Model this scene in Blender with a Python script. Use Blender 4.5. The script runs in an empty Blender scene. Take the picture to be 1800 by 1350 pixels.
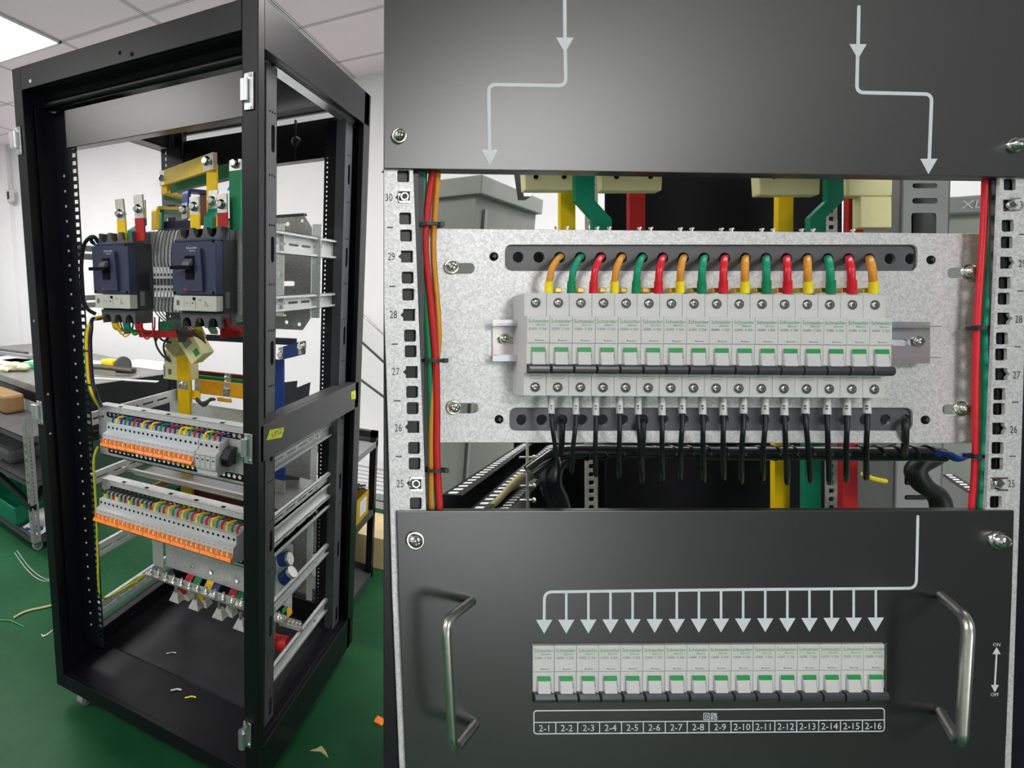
import bpy, bmesh, math, random
from mathutils import Vector, Matrix
from mathutils.geometry import delaunay_2d_cdt
random.seed(7)
SC = bpy.context.scene
COL = SC.collection
PI = math.pi
# ------------------------------------------------------------------ camera (metres; floor at z = 0)
ZF = 0.075                                   # height of the cabinet's base above the floor
FPX, CXP, CYP = 942.712, 450.0, 662.94       # focal length and principal point, in pixels of the 1800x1350 frame
RIGHT = Vector((0.8638014, 0.5038324, -0.0003074)).normalized()
DOWN = Vector((0.0883710, -0.1521094, -0.9844051)).normalized()
FWD = Vector((-0.4960219, 0.8503033, -0.1759164)).normalized()
EYE = Vector((0.630515, -1.091564, 1.399659 + ZF))
cam = bpy.data.cameras.new('camera'); camo = bpy.data.objects.new('camera', cam); COL.objects.link(camo)
camo.matrix_world = Matrix(((RIGHT.x, -DOWN.x, -FWD.x, EYE.x), (RIGHT.y, -DOWN.y, -FWD.y, EYE.y), (RIGHT.z, -DOWN.z, -FWD.z, EYE.z), (0, 0, 0, 1)))
cam.sensor_fit = 'HORIZONTAL'; cam.sensor_width = 36; cam.lens = FPX / 1800 * 36
cam.shift_x = (900 - CXP) / 1800; cam.shift_y = (CYP - 675) / 1800
cam.clip_start = 0.02; cam.clip_end = 60
SC.camera = camo

def at(px, py, x=None, y=None, z=None):
    """point of the place seen at a pixel of the photograph, on one plane of the workshop"""
    d = RIGHT * ((px - CXP) / FPX) + DOWN * ((py - CYP) / FPX) + FWD
    if x is not None: t = (x - EYE.x) / d.x
    elif y is not None: t = (y - EYE.y) / d.y
    else: t = (z - EYE.z) / d.z
    return EYE + d * t

# ------------------------------------------------------------------ close-up rack: the camera's frame pushed along the line of sight, tilted with it, x right, y up, z out of its front
RD = 0.42
RO = EYE + FWD * RD
RACK = Matrix(((RIGHT.x, -DOWN.x, -FWD.x, RO.x), (RIGHT.y, -DOWN.y, -FWD.y, RO.y), (RIGHT.z, -DOWN.z, -FWD.z, RO.z), (0, 0, 0, 1)))
MM = RD / FPX                                # size of one photograph pixel on the rack's front
def rp(px, py, z=0.0):
    s = (RD - z) / FPX
    return Vector((s * (px - CXP), -s * (py - CYP), z))

# ------------------------------------------------------------------ materials
MATS = {}
def mat(name, col, rough=0.5, metal=0.0, spec=0.5, noise=None, bump=None, emit=None, coat=0.0, trans=0.0):
    """noise = (scale, amount, kind): procedural variation of the base colour; bump = (scale, strength)"""
    m = bpy.data.materials.new(name); m.use_nodes = True
    nt = m.node_tree; b = nt.nodes['Principled BSDF']
    c = (*col, 1)
    b.inputs['Base Color'].default_value = c
    b.inputs['Roughness'].default_value = rough; b.inputs['Metallic'].default_value = metal
    b.inputs['Specular IOR Level'].default_value = spec
    b.inputs['Coat Weight'].default_value = coat
    b.inputs['Transmission Weight'].default_value = trans
    if emit:
        b.inputs['Emission Color'].default_value = (*emit[0], 1); b.inputs['Emission Strength'].default_value = emit[1]
    tc = nt.nodes.new('ShaderNodeTexCoord')
    if noise:
        sc, am, kind = noise
        if kind == 'spangle':
            t = nt.nodes.new('ShaderNodeTexVoronoi'); t.inputs['Scale'].default_value = sc
            sep = nt.nodes.new('ShaderNodeSeparateColor'); nt.links.new(t.outputs['Color'], sep.inputs[0]); out = sep.outputs[0]
        else:
            t = nt.nodes.new('ShaderNodeTexNoise'); t.inputs['Scale'].default_value = sc; t.inputs['Detail'].default_value = 6 if kind == 'cloud' else 2
            out = t.outputs['Fac']
        nt.links.new(tc.outputs['Object'], t.inputs['Vector'])
        r = nt.nodes.new('ShaderNodeMapRange'); nt.links.new(out, r.inputs['Value'])
        lo, hi = (0.25, 0.75) if kind != 'spangle' else (0, 1)
        r.inputs['From Min'].default_value = lo; r.inputs['From Max'].default_value = hi
        r.inputs['To Min'].default_value = 1 - am; r.inputs['To Max'].default_value = 1 + am
        mx = nt.nodes.new('ShaderNodeVectorMath'); mx.operation = 'SCALE'
        rgb = nt.nodes.new('ShaderNodeRGB'); rgb.outputs[0].default_value = c
        nt.links.new(rgb.outputs[0], mx.inputs[0]); nt.links.new(r.outputs[0], mx.inputs['Scale'])
        nt.links.new(mx.outputs[0], b.inputs['Base Color'])
    if bump:
        n2 = nt.nodes.new('ShaderNodeTexNoise'); n2.inputs['Scale'].default_value = bump[0]; n2.inputs['Detail'].default_value = 3
        nt.links.new(tc.outputs['Object'], n2.inputs['Vector'])
        bp = nt.nodes.new('ShaderNodeBump'); bp.inputs['Strength'].default_value = bump[1]; bp.inputs['Distance'].default_value = 0.002
        nt.links.new(n2.outputs['Fac'], bp.inputs['Height']); nt.links.new(bp.outputs[0], b.inputs['Normal'])
    MATS[name] = m
    return m
M = MATS
mat('black_paint', (0.0038, 0.0036, 0.0062), 0.36, spec=0.40, noise=(60, 0.15, 'fine'))
mat('black_panel', (0.006, 0.0068, 0.0078), 0.35, spec=1.1, noise=(300, 0.12, 'fine'))
mat('black_mid', (0.045, 0.045, 0.048), 0.42, spec=0.6, noise=(60, 0.12, 'fine'))  # mid rail only: its wall reflection is put into a lighter base colour
mat('grey_profile', (0.085, 0.086, 0.095), 0.42, spec=0.5, noise=(40, 0.1, 'fine'))
mat('galvanised', (0.66, 0.67, 0.68), 0.42, metal=0.35, noise=(420, 0.2, 'spangle'), bump=(300, 0.05))
mat('galvanised_rack', (0.59, 0.59, 0.60), 0.45, metal=0.35, noise=(650, 0.17, 'spangle'), bump=(900, 0.08))
mat('zinc', (0.66, 0.67, 0.69), 0.28, metal=0.9, noise=(25, 0.1, 'cloud'))
mat('zinc_rainbow', (0.74, 0.73, 0.62), 0.26, metal=0.85, noise=(25, 0.1, 'cloud'))
mat('steel_bright', (0.72, 0.71, 0.68), 0.2, metal=1.0, noise=(80, 0.15, 'fine'))
mat('tinned', (0.62, 0.60, 0.57), 0.32, metal=0.85, noise=(90, 0.18, 'cloud'))
mat('brushed_steel', (0.50, 0.49, 0.46), 0.3, metal=1.0, noise=(120, 0.1, 'fine'))
mat('white_plastic', (0.58, 0.575, 0.57), 0.4, noise=(150, 0.03, 'fine'))
mat('grey_white_plastic', (0.56, 0.565, 0.57), 0.42, noise=(150, 0.03, 'fine'))
mat('pale_grey_plastic', (0.62, 0.65, 0.70), 0.42, noise=(150, 0.03, 'fine'))
mat('dark_toggle', (0.045, 0.046, 0.056), 0.28, noise=(90, 0.1, 'fine'))
mat('green_flag', (0.015, 0.27, 0.065), 0.4, noise=(150, 0.05, 'fine'))
mat('green_print', (0.07, 0.36, 0.14), 0.6, noise=(200, 0.05, 'fine'))
mat('grey_print', (0.14, 0.14, 0.15), 0.6, noise=(200, 0.05, 'fine'))
mat('dark_print', (0.05, 0.05, 0.055), 0.6, noise=(200, 0.05, 'fine'))
mat('white_print', (0.60, 0.65, 0.68), 0.55, noise=(200, 0.04, 'fine'))
mat('orange_toggle', (1.0, 0.25, 0.008), 0.35, noise=(90, 0.06, 'fine'))
mat('mccb_blue', (0.038, 0.045, 0.098), 0.34, noise=(60, 0.08, 'fine'))
mat('mccb_dark', (0.030, 0.031, 0.036), 0.42, noise=(60, 0.1, 'fine'))
mat('black_rubber', (0.012, 0.012, 0.014), 0.45, noise=(90, 0.15, 'fine'))
mat('black_shiny', (0.010, 0.011, 0.014), 0.22, noise=(90, 0.15, 'fine'))
mat('deep_black', (0.005, 0.005, 0.007), 0.75, spec=0.15, noise=(60, 0.2, 'fine'))
for n, c in dict(yellow=(0.98, 0.64, 0.004), green=(0.010, 0.24, 0.10), red=(0.52, 0.020, 0.022), blue=(0.012, 0.045, 0.24), orange=(0.68, 0.30, 0.035), teal=(0.004, 0.27, 0.15), lime=(0.50, 0.50, 0.03)).items():
    mat('pvc_' + n, c, 0.45, spec=0.3, noise=(70, 0.08, 'cloud'))
mat('sleeve_yellow', (0.95, 0.78, 0.02), 0.4, noise=(70, 0.08, 'cloud'))
mat('pvc_red_bright', (0.72, 0.012, 0.03), 0.3, noise=(70, 0.06, 'cloud'))
mat('cream_plastic', (0.80, 0.77, 0.40), 0.45, noise=(60, 0.05, 'cloud'))
mat('olive_cream', (0.42, 0.39, 0.17), 0.45, noise=(60, 0.05, 'cloud'))
mat('sticker_yellow', (0.85, 0.90, 0.03), 0.6, noise=(60, 0.05, 'cloud'))
mat('wall_paint', (0.85, 0.845, 0.865), 0.85, noise=(3.0, 0.03, 'cloud'))
mat('ceiling_tile', (0.94, 0.85, 0.90), 0.9)
mat('bench_top', (0.17, 0.165, 0.16), 0.3, noise=(9, 0.35, 'cloud'))
mat('grey_paint', (0.23, 0.235, 0.235), 0.45, noise=(20, 0.08, 'cloud'))
mat('cabinet_grey_green', (0.33, 0.345, 0.31), 0.5, noise=(20, 0.05, 'cloud'))
mat('duct_grey', (0.27, 0.275, 0.28), 0.5, noise=(40, 0.05, 'cloud'))
mat('cardboard', (0.40, 0.26, 0.12), 0.8, noise=(14, 0.15, 'cloud'))
mat('header_paint', (0.012, 0.010, 0.014), 0.30, spec=1.0, noise=(60, 0.15, 'fine'))
mat('added_glow', (0.9, 0.9, 0.9), 0.5, emit=((0.95, 1.0, 0.97), 4.6))  # emission of an added pane, put in to brighten a panel reflection
mat('light_wood', (0.62, 0.48, 0.26), 0.7, noise=(12, 0.15, 'cloud'))
mat('brown_leather', (0.24, 0.14, 0.05), 0.6, noise=(20, 0.2, 'cloud'))
mat('paper', (0.82, 0.82, 0.84), 0.8, noise=(12, 0.05, 'cloud'))
mat('cotton', (0.62, 0.57, 0.40), 0.9, noise=(40, 0.25, 'cloud'), bump=(120, 0.6))
mat('crate_green', (0.0, 0.17, 0.085), 0.5, noise=(20, 0.1, 'cloud'))
mat('green_tool', (0.0, 0.42, 0.17), 0.4, noise=(20, 0.1, 'cloud'))
mat('box_yellow', (0.55, 0.36, 0.02), 0.5, noise=(20, 0.1, 'cloud'))
mat('sticker_amber', (0.85, 0.60, 0.02), 0.5, noise=(20, 0.1, 'cloud'))
mat('mccb_grey', (0.10, 0.10, 0.115), 0.42, noise=(60, 0.1, 'fine'))
mat('label_cream', (0.62, 0.63, 0.56), 0.5, noise=(60, 0.03, 'fine'))
mat('wire_grey', (0.05, 0.05, 0.05), 0.4, noise=(60, 0.1, 'fine'))
mat('dark_red', (0.17, 0.012, 0.012), 0.4, noise=(60, 0.1, 'fine'))
mat('pvc_navy', (0.008, 0.013, 0.05), 0.35, noise=(60, 0.1, 'fine'))
mat('pvc_amber', (0.85, 0.42, 0.01), 0.35, noise=(60, 0.08, 'cloud'))
mat('galvanised_dull', (0.33, 0.33, 0.33), 0.38, metal=0.6, noise=(300, 0.2, 'spangle'))
mat('backing_grey', (0.075, 0.075, 0.08), 0.6, noise=(60, 0.1, 'fine'))
mat('olive_cable', (0.06, 0.06, 0.035), 0.5, noise=(40, 0.3, 'cloud'))
mat('pale_strip', (0.45, 0.46, 0.44), 0.5, noise=(60, 0.05, 'cloud'))
mat('straw', (0.50, 0.46, 0.25), 0.8, noise=(20, 0.15, 'cloud'))
mat('dusty_black', (0.020, 0.020, 0.023), 0.34, noise=(7, 0.6, 'cloud'))
mat('dark_shelf', (0.055, 0.055, 0.058), 0.5, noise=(9, 0.25, 'cloud'))
mat('blue_letter', (0.01, 0.09, 0.45), 0.6, noise=(9, 0.1, 'cloud'))
mat('brass', (0.75, 0.55, 0.15), 0.3, metal=0.9, noise=(50, 0.1, 'cloud'))
mat('light_emitter', (0.9, 0.9, 0.9), 0.5, emit=((1.0, 0.985, 0.96), 11.0))

def floor_material():
    m = bpy.data.materials.new('green_epoxy'); m.use_nodes = True
    nt = m.node_tree; b = nt.nodes['Principled BSDF']; tc = nt.nodes.new('ShaderNodeTexCoord')
    n1 = nt.nodes.new('ShaderNodeTexNoise'); n1.inputs['Scale'].default_value = 2.2; n1.inputs['Detail'].default_value = 8; n1.inputs['Roughness'].default_value = 0.65
    n2 = nt.nodes.new('ShaderNodeTexNoise'); n2.inputs['Scale'].default_value = 30; n2.inputs['Detail'].default_value = 6
    nt.links.new(tc.outputs['Object'], n1.inputs['Vector']); nt.links.new(tc.outputs['Object'], n2.inputs['Vector'])
    r = nt.nodes.new('ShaderNodeValToRGB'); nt.links.new(n1.outputs['Fac'], r.inputs['Fac'])
    r.color_ramp.elements[0].position = 0.3; r.color_ramp.elements[0].color = (0.004, 0.052, 0.017, 1)
    r.color_ramp.elements[1].position = 0.75; r.color_ramp.elements[1].color = (0.020, 0.100, 0.040, 1)
    nt.links.new(r.outputs['Color'], b.inputs['Base Color'])
    r2 = nt.nodes.new('ShaderNodeMapRange'); nt.links.new(n2.outputs['Fac'], r2.inputs['Value'])
    r2.inputs['To Min'].default_value = 0.3; r2.inputs['To Max'].default_value = 0.6; b.inputs['Specular IOR Level'].default_value = 0.16
    nt.links.new(r2.outputs[0], b.inputs['Roughness'])
    MATS['green_epoxy'] = m
floor_material()
def ceiling_material(x0, y0, dx, dy):
    """mineral tiles with a dark joint"""
    m = MATS['ceiling_tile']; nt = m.node_tree; b = nt.nodes['Principled BSDF']
    geo = nt.nodes.new('ShaderNodeNewGeometry'); sp = nt.nodes.new('ShaderNodeSeparateXYZ'); nt.links.new(geo.outputs['Position'], sp.inputs[0])
    def line(sock, o, d):
        a = nt.nodes.new('ShaderNodeMath'); a.operation = 'SUBTRACT'; nt.links.new(sock, a.inputs[0]); a.inputs[1].default_value = o
        p = nt.nodes.new('ShaderNodeMath'); p.operation = 'PINGPONG'; nt.links.new(a.outputs[0], p.inputs[0]); p.inputs[1].default_value = d / 2
        # pingpong is 0 on the joints
        l = nt.nodes.new('ShaderNodeMath'); l.operation = 'LESS_THAN'; nt.links.new(p.outputs[0], l.inputs[0]); l.inputs[1].default_value = 0.0035
        w = nt.nodes.new('ShaderNodeMath'); w.operation = 'SUBTRACT'; nt.links.new(p.outputs[0], w.inputs[0]); w.inputs[1].default_value = 0.013
        w2 = nt.nodes.new('ShaderNodeMath'); w2.operation = 'ABSOLUTE'; nt.links.new(w.outputs[0], w2.inputs[0])
        w3 = nt.nodes.new('ShaderNodeMath'); w3.operation = 'LESS_THAN'; nt.links.new(w2.outputs[0], w3.inputs[0]); w3.inputs[1].default_value = 0.002
        s = nt.nodes.new('ShaderNodeMath'); s.operation = 'MAXIMUM'; nt.links.new(l.outputs[0], s.inputs[0]); nt.links.new(w3.outputs[0], s.inputs[1])
        return s.outputs[0]
    a = line(sp.outputs['X'], x0, dx); c = line(sp.outputs['Y'], y0, dy)
    mx = nt.nodes.new('ShaderNodeMath'); mx.operation = 'MAXIMUM'; nt.links.new(a, mx.inputs[0]); nt.links.new(c, mx.inputs[1])
    n = nt.nodes.new('ShaderNodeTexNoise'); n.inputs['Scale'].default_value = 160
    nt.links.new(geo.outputs['Position'], n.inputs['Vector'])
    r = nt.nodes.new('ShaderNodeMix'); r.data_type = 'RGBA'; nt.links.new(mx.outputs[0], r.inputs[0])
    r.inputs[6].default_value = (0.95, 0.82, 0.885, 1); r.inputs[7].default_value = (0.20, 0.18, 0.19, 1)
    nt.links.new(r.outputs[2], b.inputs['Base Color'])

def rainbow_zinc():
    """yellow-passivated zinc: faint drifting tints"""
    m = MATS['zinc_rainbow']; nt = m.node_tree; b = nt.nodes['Principled BSDF']
    n = nt.nodes.new('ShaderNodeTexNoise'); n.inputs['Scale'].default_value = 22; n.inputs['Detail'].default_value = 1.5
    tc = nt.nodes.new('ShaderNodeTexCoord'); nt.links.new(tc.outputs['Object'], n.inputs['Vector'])
    r = nt.nodes.new('ShaderNodeValToRGB'); nt.links.new(n.outputs['Fac'], r.inputs['Fac'])
    e = r.color_ramp.elements; e[0].position = .3; e[0].color = (.74, .72, .50, 1); e[1].position = .7; e[1].color = (.50, .53, .56, 1)
    for p, c in ((.42, (.70, .78, .66, 1)), (.52, (.72, .62, .66, 1)), (.6, (.62, .68, .74, 1))): q = e.new(p); q.color = c
    nt.links.new(r.outputs[0], b.inputs['Base Color'])
rainbow_zinc()

# ------------------------------------------------------------------ mesh builder
WM = {}                                      # object -> world matrix
I4 = Matrix.Identity(4)
def smooth_path(pts, n=6):
    pts = [Vector(p) for p in pts]
    if len(pts) < 3: return pts
    out = []
    P = [pts[0] * 2 - pts[1]] + pts + [pts[-1] * 2 - pts[-2]]
    for i in range(1, len(P) - 2):
        a, b, c, d = P[i - 1], P[i], P[i + 1], P[i + 2]
        for k in range(n):
            t = k / n
            out.append(0.5 * ((2 * b) + (c - a) * t + (2 * a - 5 * b + 4 * c - d) * t * t + (3 * b - a - 3 * c + d) * t ** 3))
    out.append(pts[-1])
    return out

def round_corners(pts, r, n=5):
    """2-D or 3-D polyline with its inner corners rounded"""
    pts = [Vector(p) for p in pts]; out = [pts[0]]
    for i in range(1, len(pts) - 1):
        a = (pts[i - 1] - pts[i]); b = (pts[i + 1] - pts[i])
        q = min(r, a.length * 0.49, b.length * 0.49)
        p0 = pts[i] + a.normalized() * q; p1 = pts[i] + b.normalized() * q
        for k in range(n + 1):
            t = k / n; out.append(p0 * (1 - t) ** 2 + pts[i] * 2 * t * (1 - t) + p1 * t * t)
    out.append(pts[-1]); return out

class MB:
    def __init__(s, frame=None):
        s.v = []; s.f = []; s.m = []; s.sm = []; s.frame = frame or I4; s.mi = 0
    def add(s, vs, fs, smooth=False, mi=None):
        o = len(s.v); s.v += [Vector(p) for p in vs]
        for f in fs:
            s.f.append([o + i for i in f]); s.m.append(s.mi if mi is None else mi); s.sm.append(smooth)
        return s
    def box(s, x0, x1, y0, y1, z0, z1, mi=None):
        vs = [(x, y, z) for x in (x0, x1) for y in (y0, y1) for z in (z0, z1)]
        return s.add(vs, [(0, 1, 3, 2), (4, 6, 7, 5), (0, 4, 5, 1), (2, 3, 7, 6), (0, 2, 6, 4), (1, 5, 7, 3)], mi=mi)
    def hexa(s, a, b, mi=None):
        """prism between two quads (lists of four points)"""
        return s.add(list(a) + list(b), [(3, 2, 1, 0), (4, 5, 6, 7), (0, 1, 5, 4), (1, 2, 6, 5), (2, 3, 7, 6), (3, 0, 4, 7)], mi=mi)
    def beam(s, p, q, w, h, up=(0, 0, 1), mi=None):
        """rectangular bar from p to q: w across, h along up"""
        p = Vector(p); q = Vector(q); t = (q - p).normalized(); u = Vector(up); u = (u - t * u.dot(t)).normalized(); r = t.cross(u)
        A = [p + r * (w / 2 * i) + u * (h / 2 * j) for i, j in ((-1, -1), (1, -1), (1, 1), (-1, 1))]
        return s.hexa(A, [a + (q - p) for a in A], mi)
    def cyl(s, p, q, r, n=12, r2=None, mi=None, caps=True):
        p = Vector(p); q = Vector(q); r2 = r if r2 is None else r2
        t = (q - p).normalized(); u = t.orthogonal().normalized(); w = t.cross(u)
        vs = []
        for k in range(n):
            a = 2 * PI * k / n; d = u * math.cos(a) + w * math.sin(a); vs += [p + d * r, q + d * r2]
        fs = [(2 * k, 2 * ((k + 1) % n), 2 * ((k + 1) % n) + 1, 2 * k + 1) for k in range(n)]
        o = len(s.v); s.add(vs, fs, True, mi)
        if caps:
            s.add([vs[2 * k] for k in range(n)], [tuple(reversed(range(n)))], False, mi); s.add([vs[2 * k + 1] for k in range(n)], [tuple(range(n))], False, mi)
        return s
    def lathe(s, p, axis, prof, n=20, mi=None):
        """prof = [(distance along axis, radius)...]"""
        p = Vector(p); t = Vector(axis).normalized(); u = t.orthogonal().normalized(); w = t.cross(u)
        vs = [p + t * h + (u * math.cos(2 * PI * k / n) + w * math.sin(2 * PI * k / n)) * r for h, r in prof for k in range(n)]
        fs = [(i * n + k, i * n + (k + 1) % n, (i + 1) * n + (k + 1) % n, (i + 1) * n + k) for i in range(len(prof) - 1) for k in range(n)]
        s.add(vs, fs, True, mi)
        s.add(vs[:n], [tuple(reversed(range(n)))], False, mi); s.add(vs[-n:], [tuple(range(n))], False, mi)
        return s
    def tube(s, pts, r, n=8, mi=None, sm=5):
        P = smooth_path(pts, sm) if sm else [Vector(p) for p in pts]
        rs = r if isinstance(r, (list, tuple)) else None
        t = (P[1] - P[0]).normalized(); u = t.orthogonal().normalized(); vs = []
        for i, p in enumerate(P):
            tt = (P[min(i + 1, len(P) - 1)] - P[max(i - 1, 0)])
            if tt.length > 1e-9: tt.normalize(); u = (u - tt * u.dot(tt)).normalized(); t = tt
            w = t.cross(u); rr = r if rs is None else rs[min(int(i / max(1, len(P) - 1) * (len(rs) - 1) + 0.5), len(rs) - 1)]
            vs += [p + (u * math.cos(2 * PI * k / n) + w * math.sin(2 * PI * k / n)) * rr for k in range(n)]
        fs = [(i * n + k, i * n + (k + 1) % n, (i + 1) * n + (k + 1) % n, (i + 1) * n + k) for i in range(len(P) - 1) for k in range(n)]
        s.add(vs, fs, True, mi)
        s.add(vs[:n], [tuple(reversed(range(n)))], False, mi); s.add(vs[-n:], [tuple(range(n))], False, mi)
        return s
    def strap(s, pts, wid, t, across, mi=None, r=0.0):
        """flat bar swept along pts; across = direction of its width"""
        P = round_corners(pts, r) if r else [Vector(p) for p in pts]
        a = Vector(across).normalized(); vs = []
        for i, p in enumerate(P):
            d0 = (P[i] - P[i - 1]).normalized() if i else None; d1 = (P[i + 1] - P[i]).normalized() if i < len(P) - 1 else None
            d = ((d0 or d1) + (d1 or d0)).normalized(); nn = a.cross(d).normalized()
            k = 1.0
            if d0 and d1: k = 1 / max(0.5, d.dot(d0))
            vs += [p - a * wid / 2 - nn * t / 2 * k, p + a * wid / 2 - nn * t / 2 * k, p + a * wid / 2 + nn * t / 2 * k, p - a * wid / 2 + nn * t / 2 * k]
        fs = [(4 * i + k, 4 * i + (k + 1) % 4, 4 * i + 4 + (k + 1) % 4, 4 * i + 4 + k) for i in range(len(P) - 1) for k in range(4)]
        fs += [(3, 2, 1, 0), tuple(len(vs) - 4 + k for k in range(4))]
        return s.add(vs, fs, mi=mi)
    def prism(s, poly, vec, mi=None):
        """polygon (3-D points) extruded by vec"""
        n = len(poly); vec = Vector(vec); a = [Vector(p) for p in poly]
        return s.add(a + [p + vec for p in a], [tuple(reversed(range(n))), tuple(range(n, 2 * n))] + [(i, (i + 1) % n, n + (i + 1) % n, n + i) for i in range(n)], mi=mi)
    def plate(s, outer, holes, th, to3, mi=None):
        """sheet with holes: outer / holes are 2-D loops, to3(u, v, w) maps to 3-D, w = 0 is the front and -th the back"""
        pts = []; es = []
        for lp in [outer] + list(holes):
            o = len(pts); pts += [Vector((p[0], p[1])) for p in lp]; es += [(o + i, o + (i + 1) % len(lp)) for i in range(len(lp))]
        vv, ee, tri = delaunay_2d_cdt(pts, es, [], 0, 1e-9)[:3]; ff = []
        def inside(p, L):
            r = False; k = len(L) - 1
            for i in range(len(L)):
                a, b = L[i], L[k]
                if (a[1] > p[1]) != (b[1] > p[1]) and p[0] < (b[0] - a[0]) * (p[1] - a[1]) / (b[1] - a[1]) + a[0]: r = not r
                k = i
            return r
        bb = [(min(q[0] for q in h), max(q[0] for q in h), min(q[1] for q in h), max(q[1] for q in h)) for h in holes]
        for f in tri:
            c = ((vv[f[0]][0] + vv[f[1]][0] + vv[f[2]][0]) / 3, (vv[f[0]][1] + vv[f[1]][1] + vv[f[2]][1]) / 3)
            if inside(c, outer) and not any(b[0] <= c[0] <= b[1] and b[2] <= c[1] <= b[3] and inside(c, h) for b, h in zip(bb, holes)): ff.append(f)
        cnt = {}
        for f in ff:
            for a, b in zip(f, list(f[1:]) + [f[0]]): cnt.setdefault((min(a, b), max(a, b)), []).append((a, b))
        rim = [v[0] for v in cnt.values() if len(v) == 1]; n = len(vv)
        s.add([to3(p.x, p.y, 0) for p in vv] + [to3(p.x, p.y, -th) for p in vv], [tuple(f) for f in ff] + [tuple(n + i for i in reversed(f)) for f in ff] + [(a, b, n + b, n + a) for a, b in rim], mi=mi)
        return s
    def mesh2d(s, vf, to3, mi=None):
        vs, fs = vf
        return s.add([to3(p[0], p[1]) for p in vs], fs, mi=mi)
    def ribbon(s, pts, w, to3, mi=None):
        """flat printed line in a plane"""
        P = [Vector((p[0], p[1])) for p in pts]; vs = []
        for i, p in enumerate(P):
            d0 = (P[i] - P[i - 1]).normalized() if i else None; d1 = (P[i + 1] - P[i]).normalized() if i < len(P) - 1 else None
            d = ((d0 or d1) + (d1 or d0)).normalized(); nn = Vector((-d.y, d.x)); k = 1 / max(0.5, d.dot(d0 or d1))
            vs += [to3(*(p - nn * w / 2 * k)), to3(*(p + nn * w / 2 * k))]
        return s.add(vs, [(2 * i, 2 * i + 1, 2 * i + 3, 2 * i + 2) for i in range(len(P) - 1)], mi=mi)
    def build(s, name, mats, parent=None, bevel=0.0, origin=None):
        if not isinstance(mats, (list, tuple)): mats = [mats]
        wv = [s.frame @ p for p in s.v]
        if parent is not None:
            inv = WM[parent].inverted(); wv = [inv @ p for p in wv]; mw = None
        else:
            if origin is None:
                lo = Vector([min(p[i] for p in wv) for i in range(3)]); hi = Vector([max(p[i] for p in wv) for i in range(3)])
                origin = Vector(((lo.x + hi.x) / 2, (lo.y + hi.y) / 2, lo.z))
            mw = Matrix.Translation(origin); inv = mw.inverted(); wv = [inv @ p for p in wv]
        me = bpy.data.meshes.new(name); me.from_pydata(wv, [], s.f)
        for m in mats: me.materials.append(MATS[m])
        me.polygons.foreach_set('material_index', s.m); me.polygons.foreach_set('use_smooth', s.sm)
        bm = bmesh.new(); bm.from_mesh(me)
        if not getattr(s, 'flat', False): bmesh.ops.recalc_face_normals(bm, faces=bm.faces)
        bm.to_mesh(me); bm.free(); me.update()
        o = bpy.data.objects.new(name, me); COL.objects.link(o)
        if parent is not None:
            o.parent = parent; WM[o] = WM[parent].copy()
        else:
            o.matrix_world = mw; WM[o] = mw
        if bevel:
            b = o.modifiers.new('soft_edges', 'BEVEL'); b.width = bevel; b.segments = 2; b.limit_method = 'ANGLE'; b.angle_limit = 0.7
        return o

USED = set()
def tag(o, label, cat, group=None):
    o['label'] = label; o['category'] = cat
    if group: o['group'] = group
    if label in USED: print('DUPLICATE LABEL', label)
    USED.add(label)
    return o
def struct(o): o['kind'] = 'structure'; return o
def thing(name, label, cat, loc, group=None, frame=None):
    o = bpy.data.objects.new(name, None); COL.objects.link(o); o.empty_display_size = 0.05
    mw = (frame or I4) @ Matrix.Translation(Vector(loc)); o.matrix_world = mw; WM[o] = mw
    return tag(o, label, cat, group)
def copy_thing(src, label, mw, group=None):
    r = src.copy(); COL.objects.link(r); r.matrix_world = mw; WM[r] = mw
    tag(r, label, src['category'], group)
    for ch in list(src.children):
        c = ch.copy(); COL.objects.link(c); c.parent = r; WM[c] = mw
        for g in list(ch.children):
            d = g.copy(); COL.objects.link(d); d.parent = c; WM[d] = mw
    return r
TXT = {}
def text2d(body, size=1.0, align='CENTER'):
    """outline of a word in the built-in font as flat faces, baseline at y = 0"""
    key = (body, align)
    if key not in TXT:
        cu = bpy.data.curves.new('t', 'FONT'); cu.body = body; cu.align_x = align; cu.size = 1; cu.resolution_u = 2
        ob = bpy.data.objects.new('t', cu); COL.objects.link(ob)
        dg = bpy.context.evaluated_depsgraph_get(); me = bpy.data.meshes.new_from_object(ob.evaluated_get(dg))
        TXT[key] = ([(v.co.x, v.co.y) for v in me.vertices], [tuple(p.vertices) for p in me.polygons])
        bpy.data.objects.remove(ob); bpy.data.curves.remove(cu); bpy.data.meshes.remove(me)
    vs, fs = TXT[key]
    return [(x * size, y * size) for x, y in vs], fs
def circ(cx, cy, r, n=12, sy=1.0): return [(cx + r * math.cos(2 * PI * k / n), cy + r * sy * math.sin(2 * PI * k / n)) for k in range(n)]
def rrect(x0, x1, y0, y1, r, n=4):
    out = []
    for cx, cy, a0 in ((x1 - r, y1 - r, 0), (x0 + r, y1 - r, PI / 2), (x0 + r, y0 + r, PI), (x1 - r, y0 + r, 1.5 * PI)):
        out += [(cx + r * math.cos(a0 + PI / 2 * k / n), cy + r * math.sin(a0 + PI / 2 * k / n)) for k in range(n + 1)]
    return out
ORD = ['first', 'second', 'third', 'fourth', 'fifth', 'sixth', 'seventh', 'eighth', 'ninth', 'tenth', 'eleventh', 'twelfth', 'thirteenth', 'fourteenth', 'fifteenth', 'sixteenth', 'seventeenth', 'eighteenth', 'nineteenth', 'twentieth', 'twenty-first', 'twenty-second', 'twenty-third', 'twenty-fourth', 'twenty-fifth', 'twenty-sixth', 'twenty-seventh', 'twenty-eighth', 'twenty-ninth', 'thirtieth']
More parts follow.
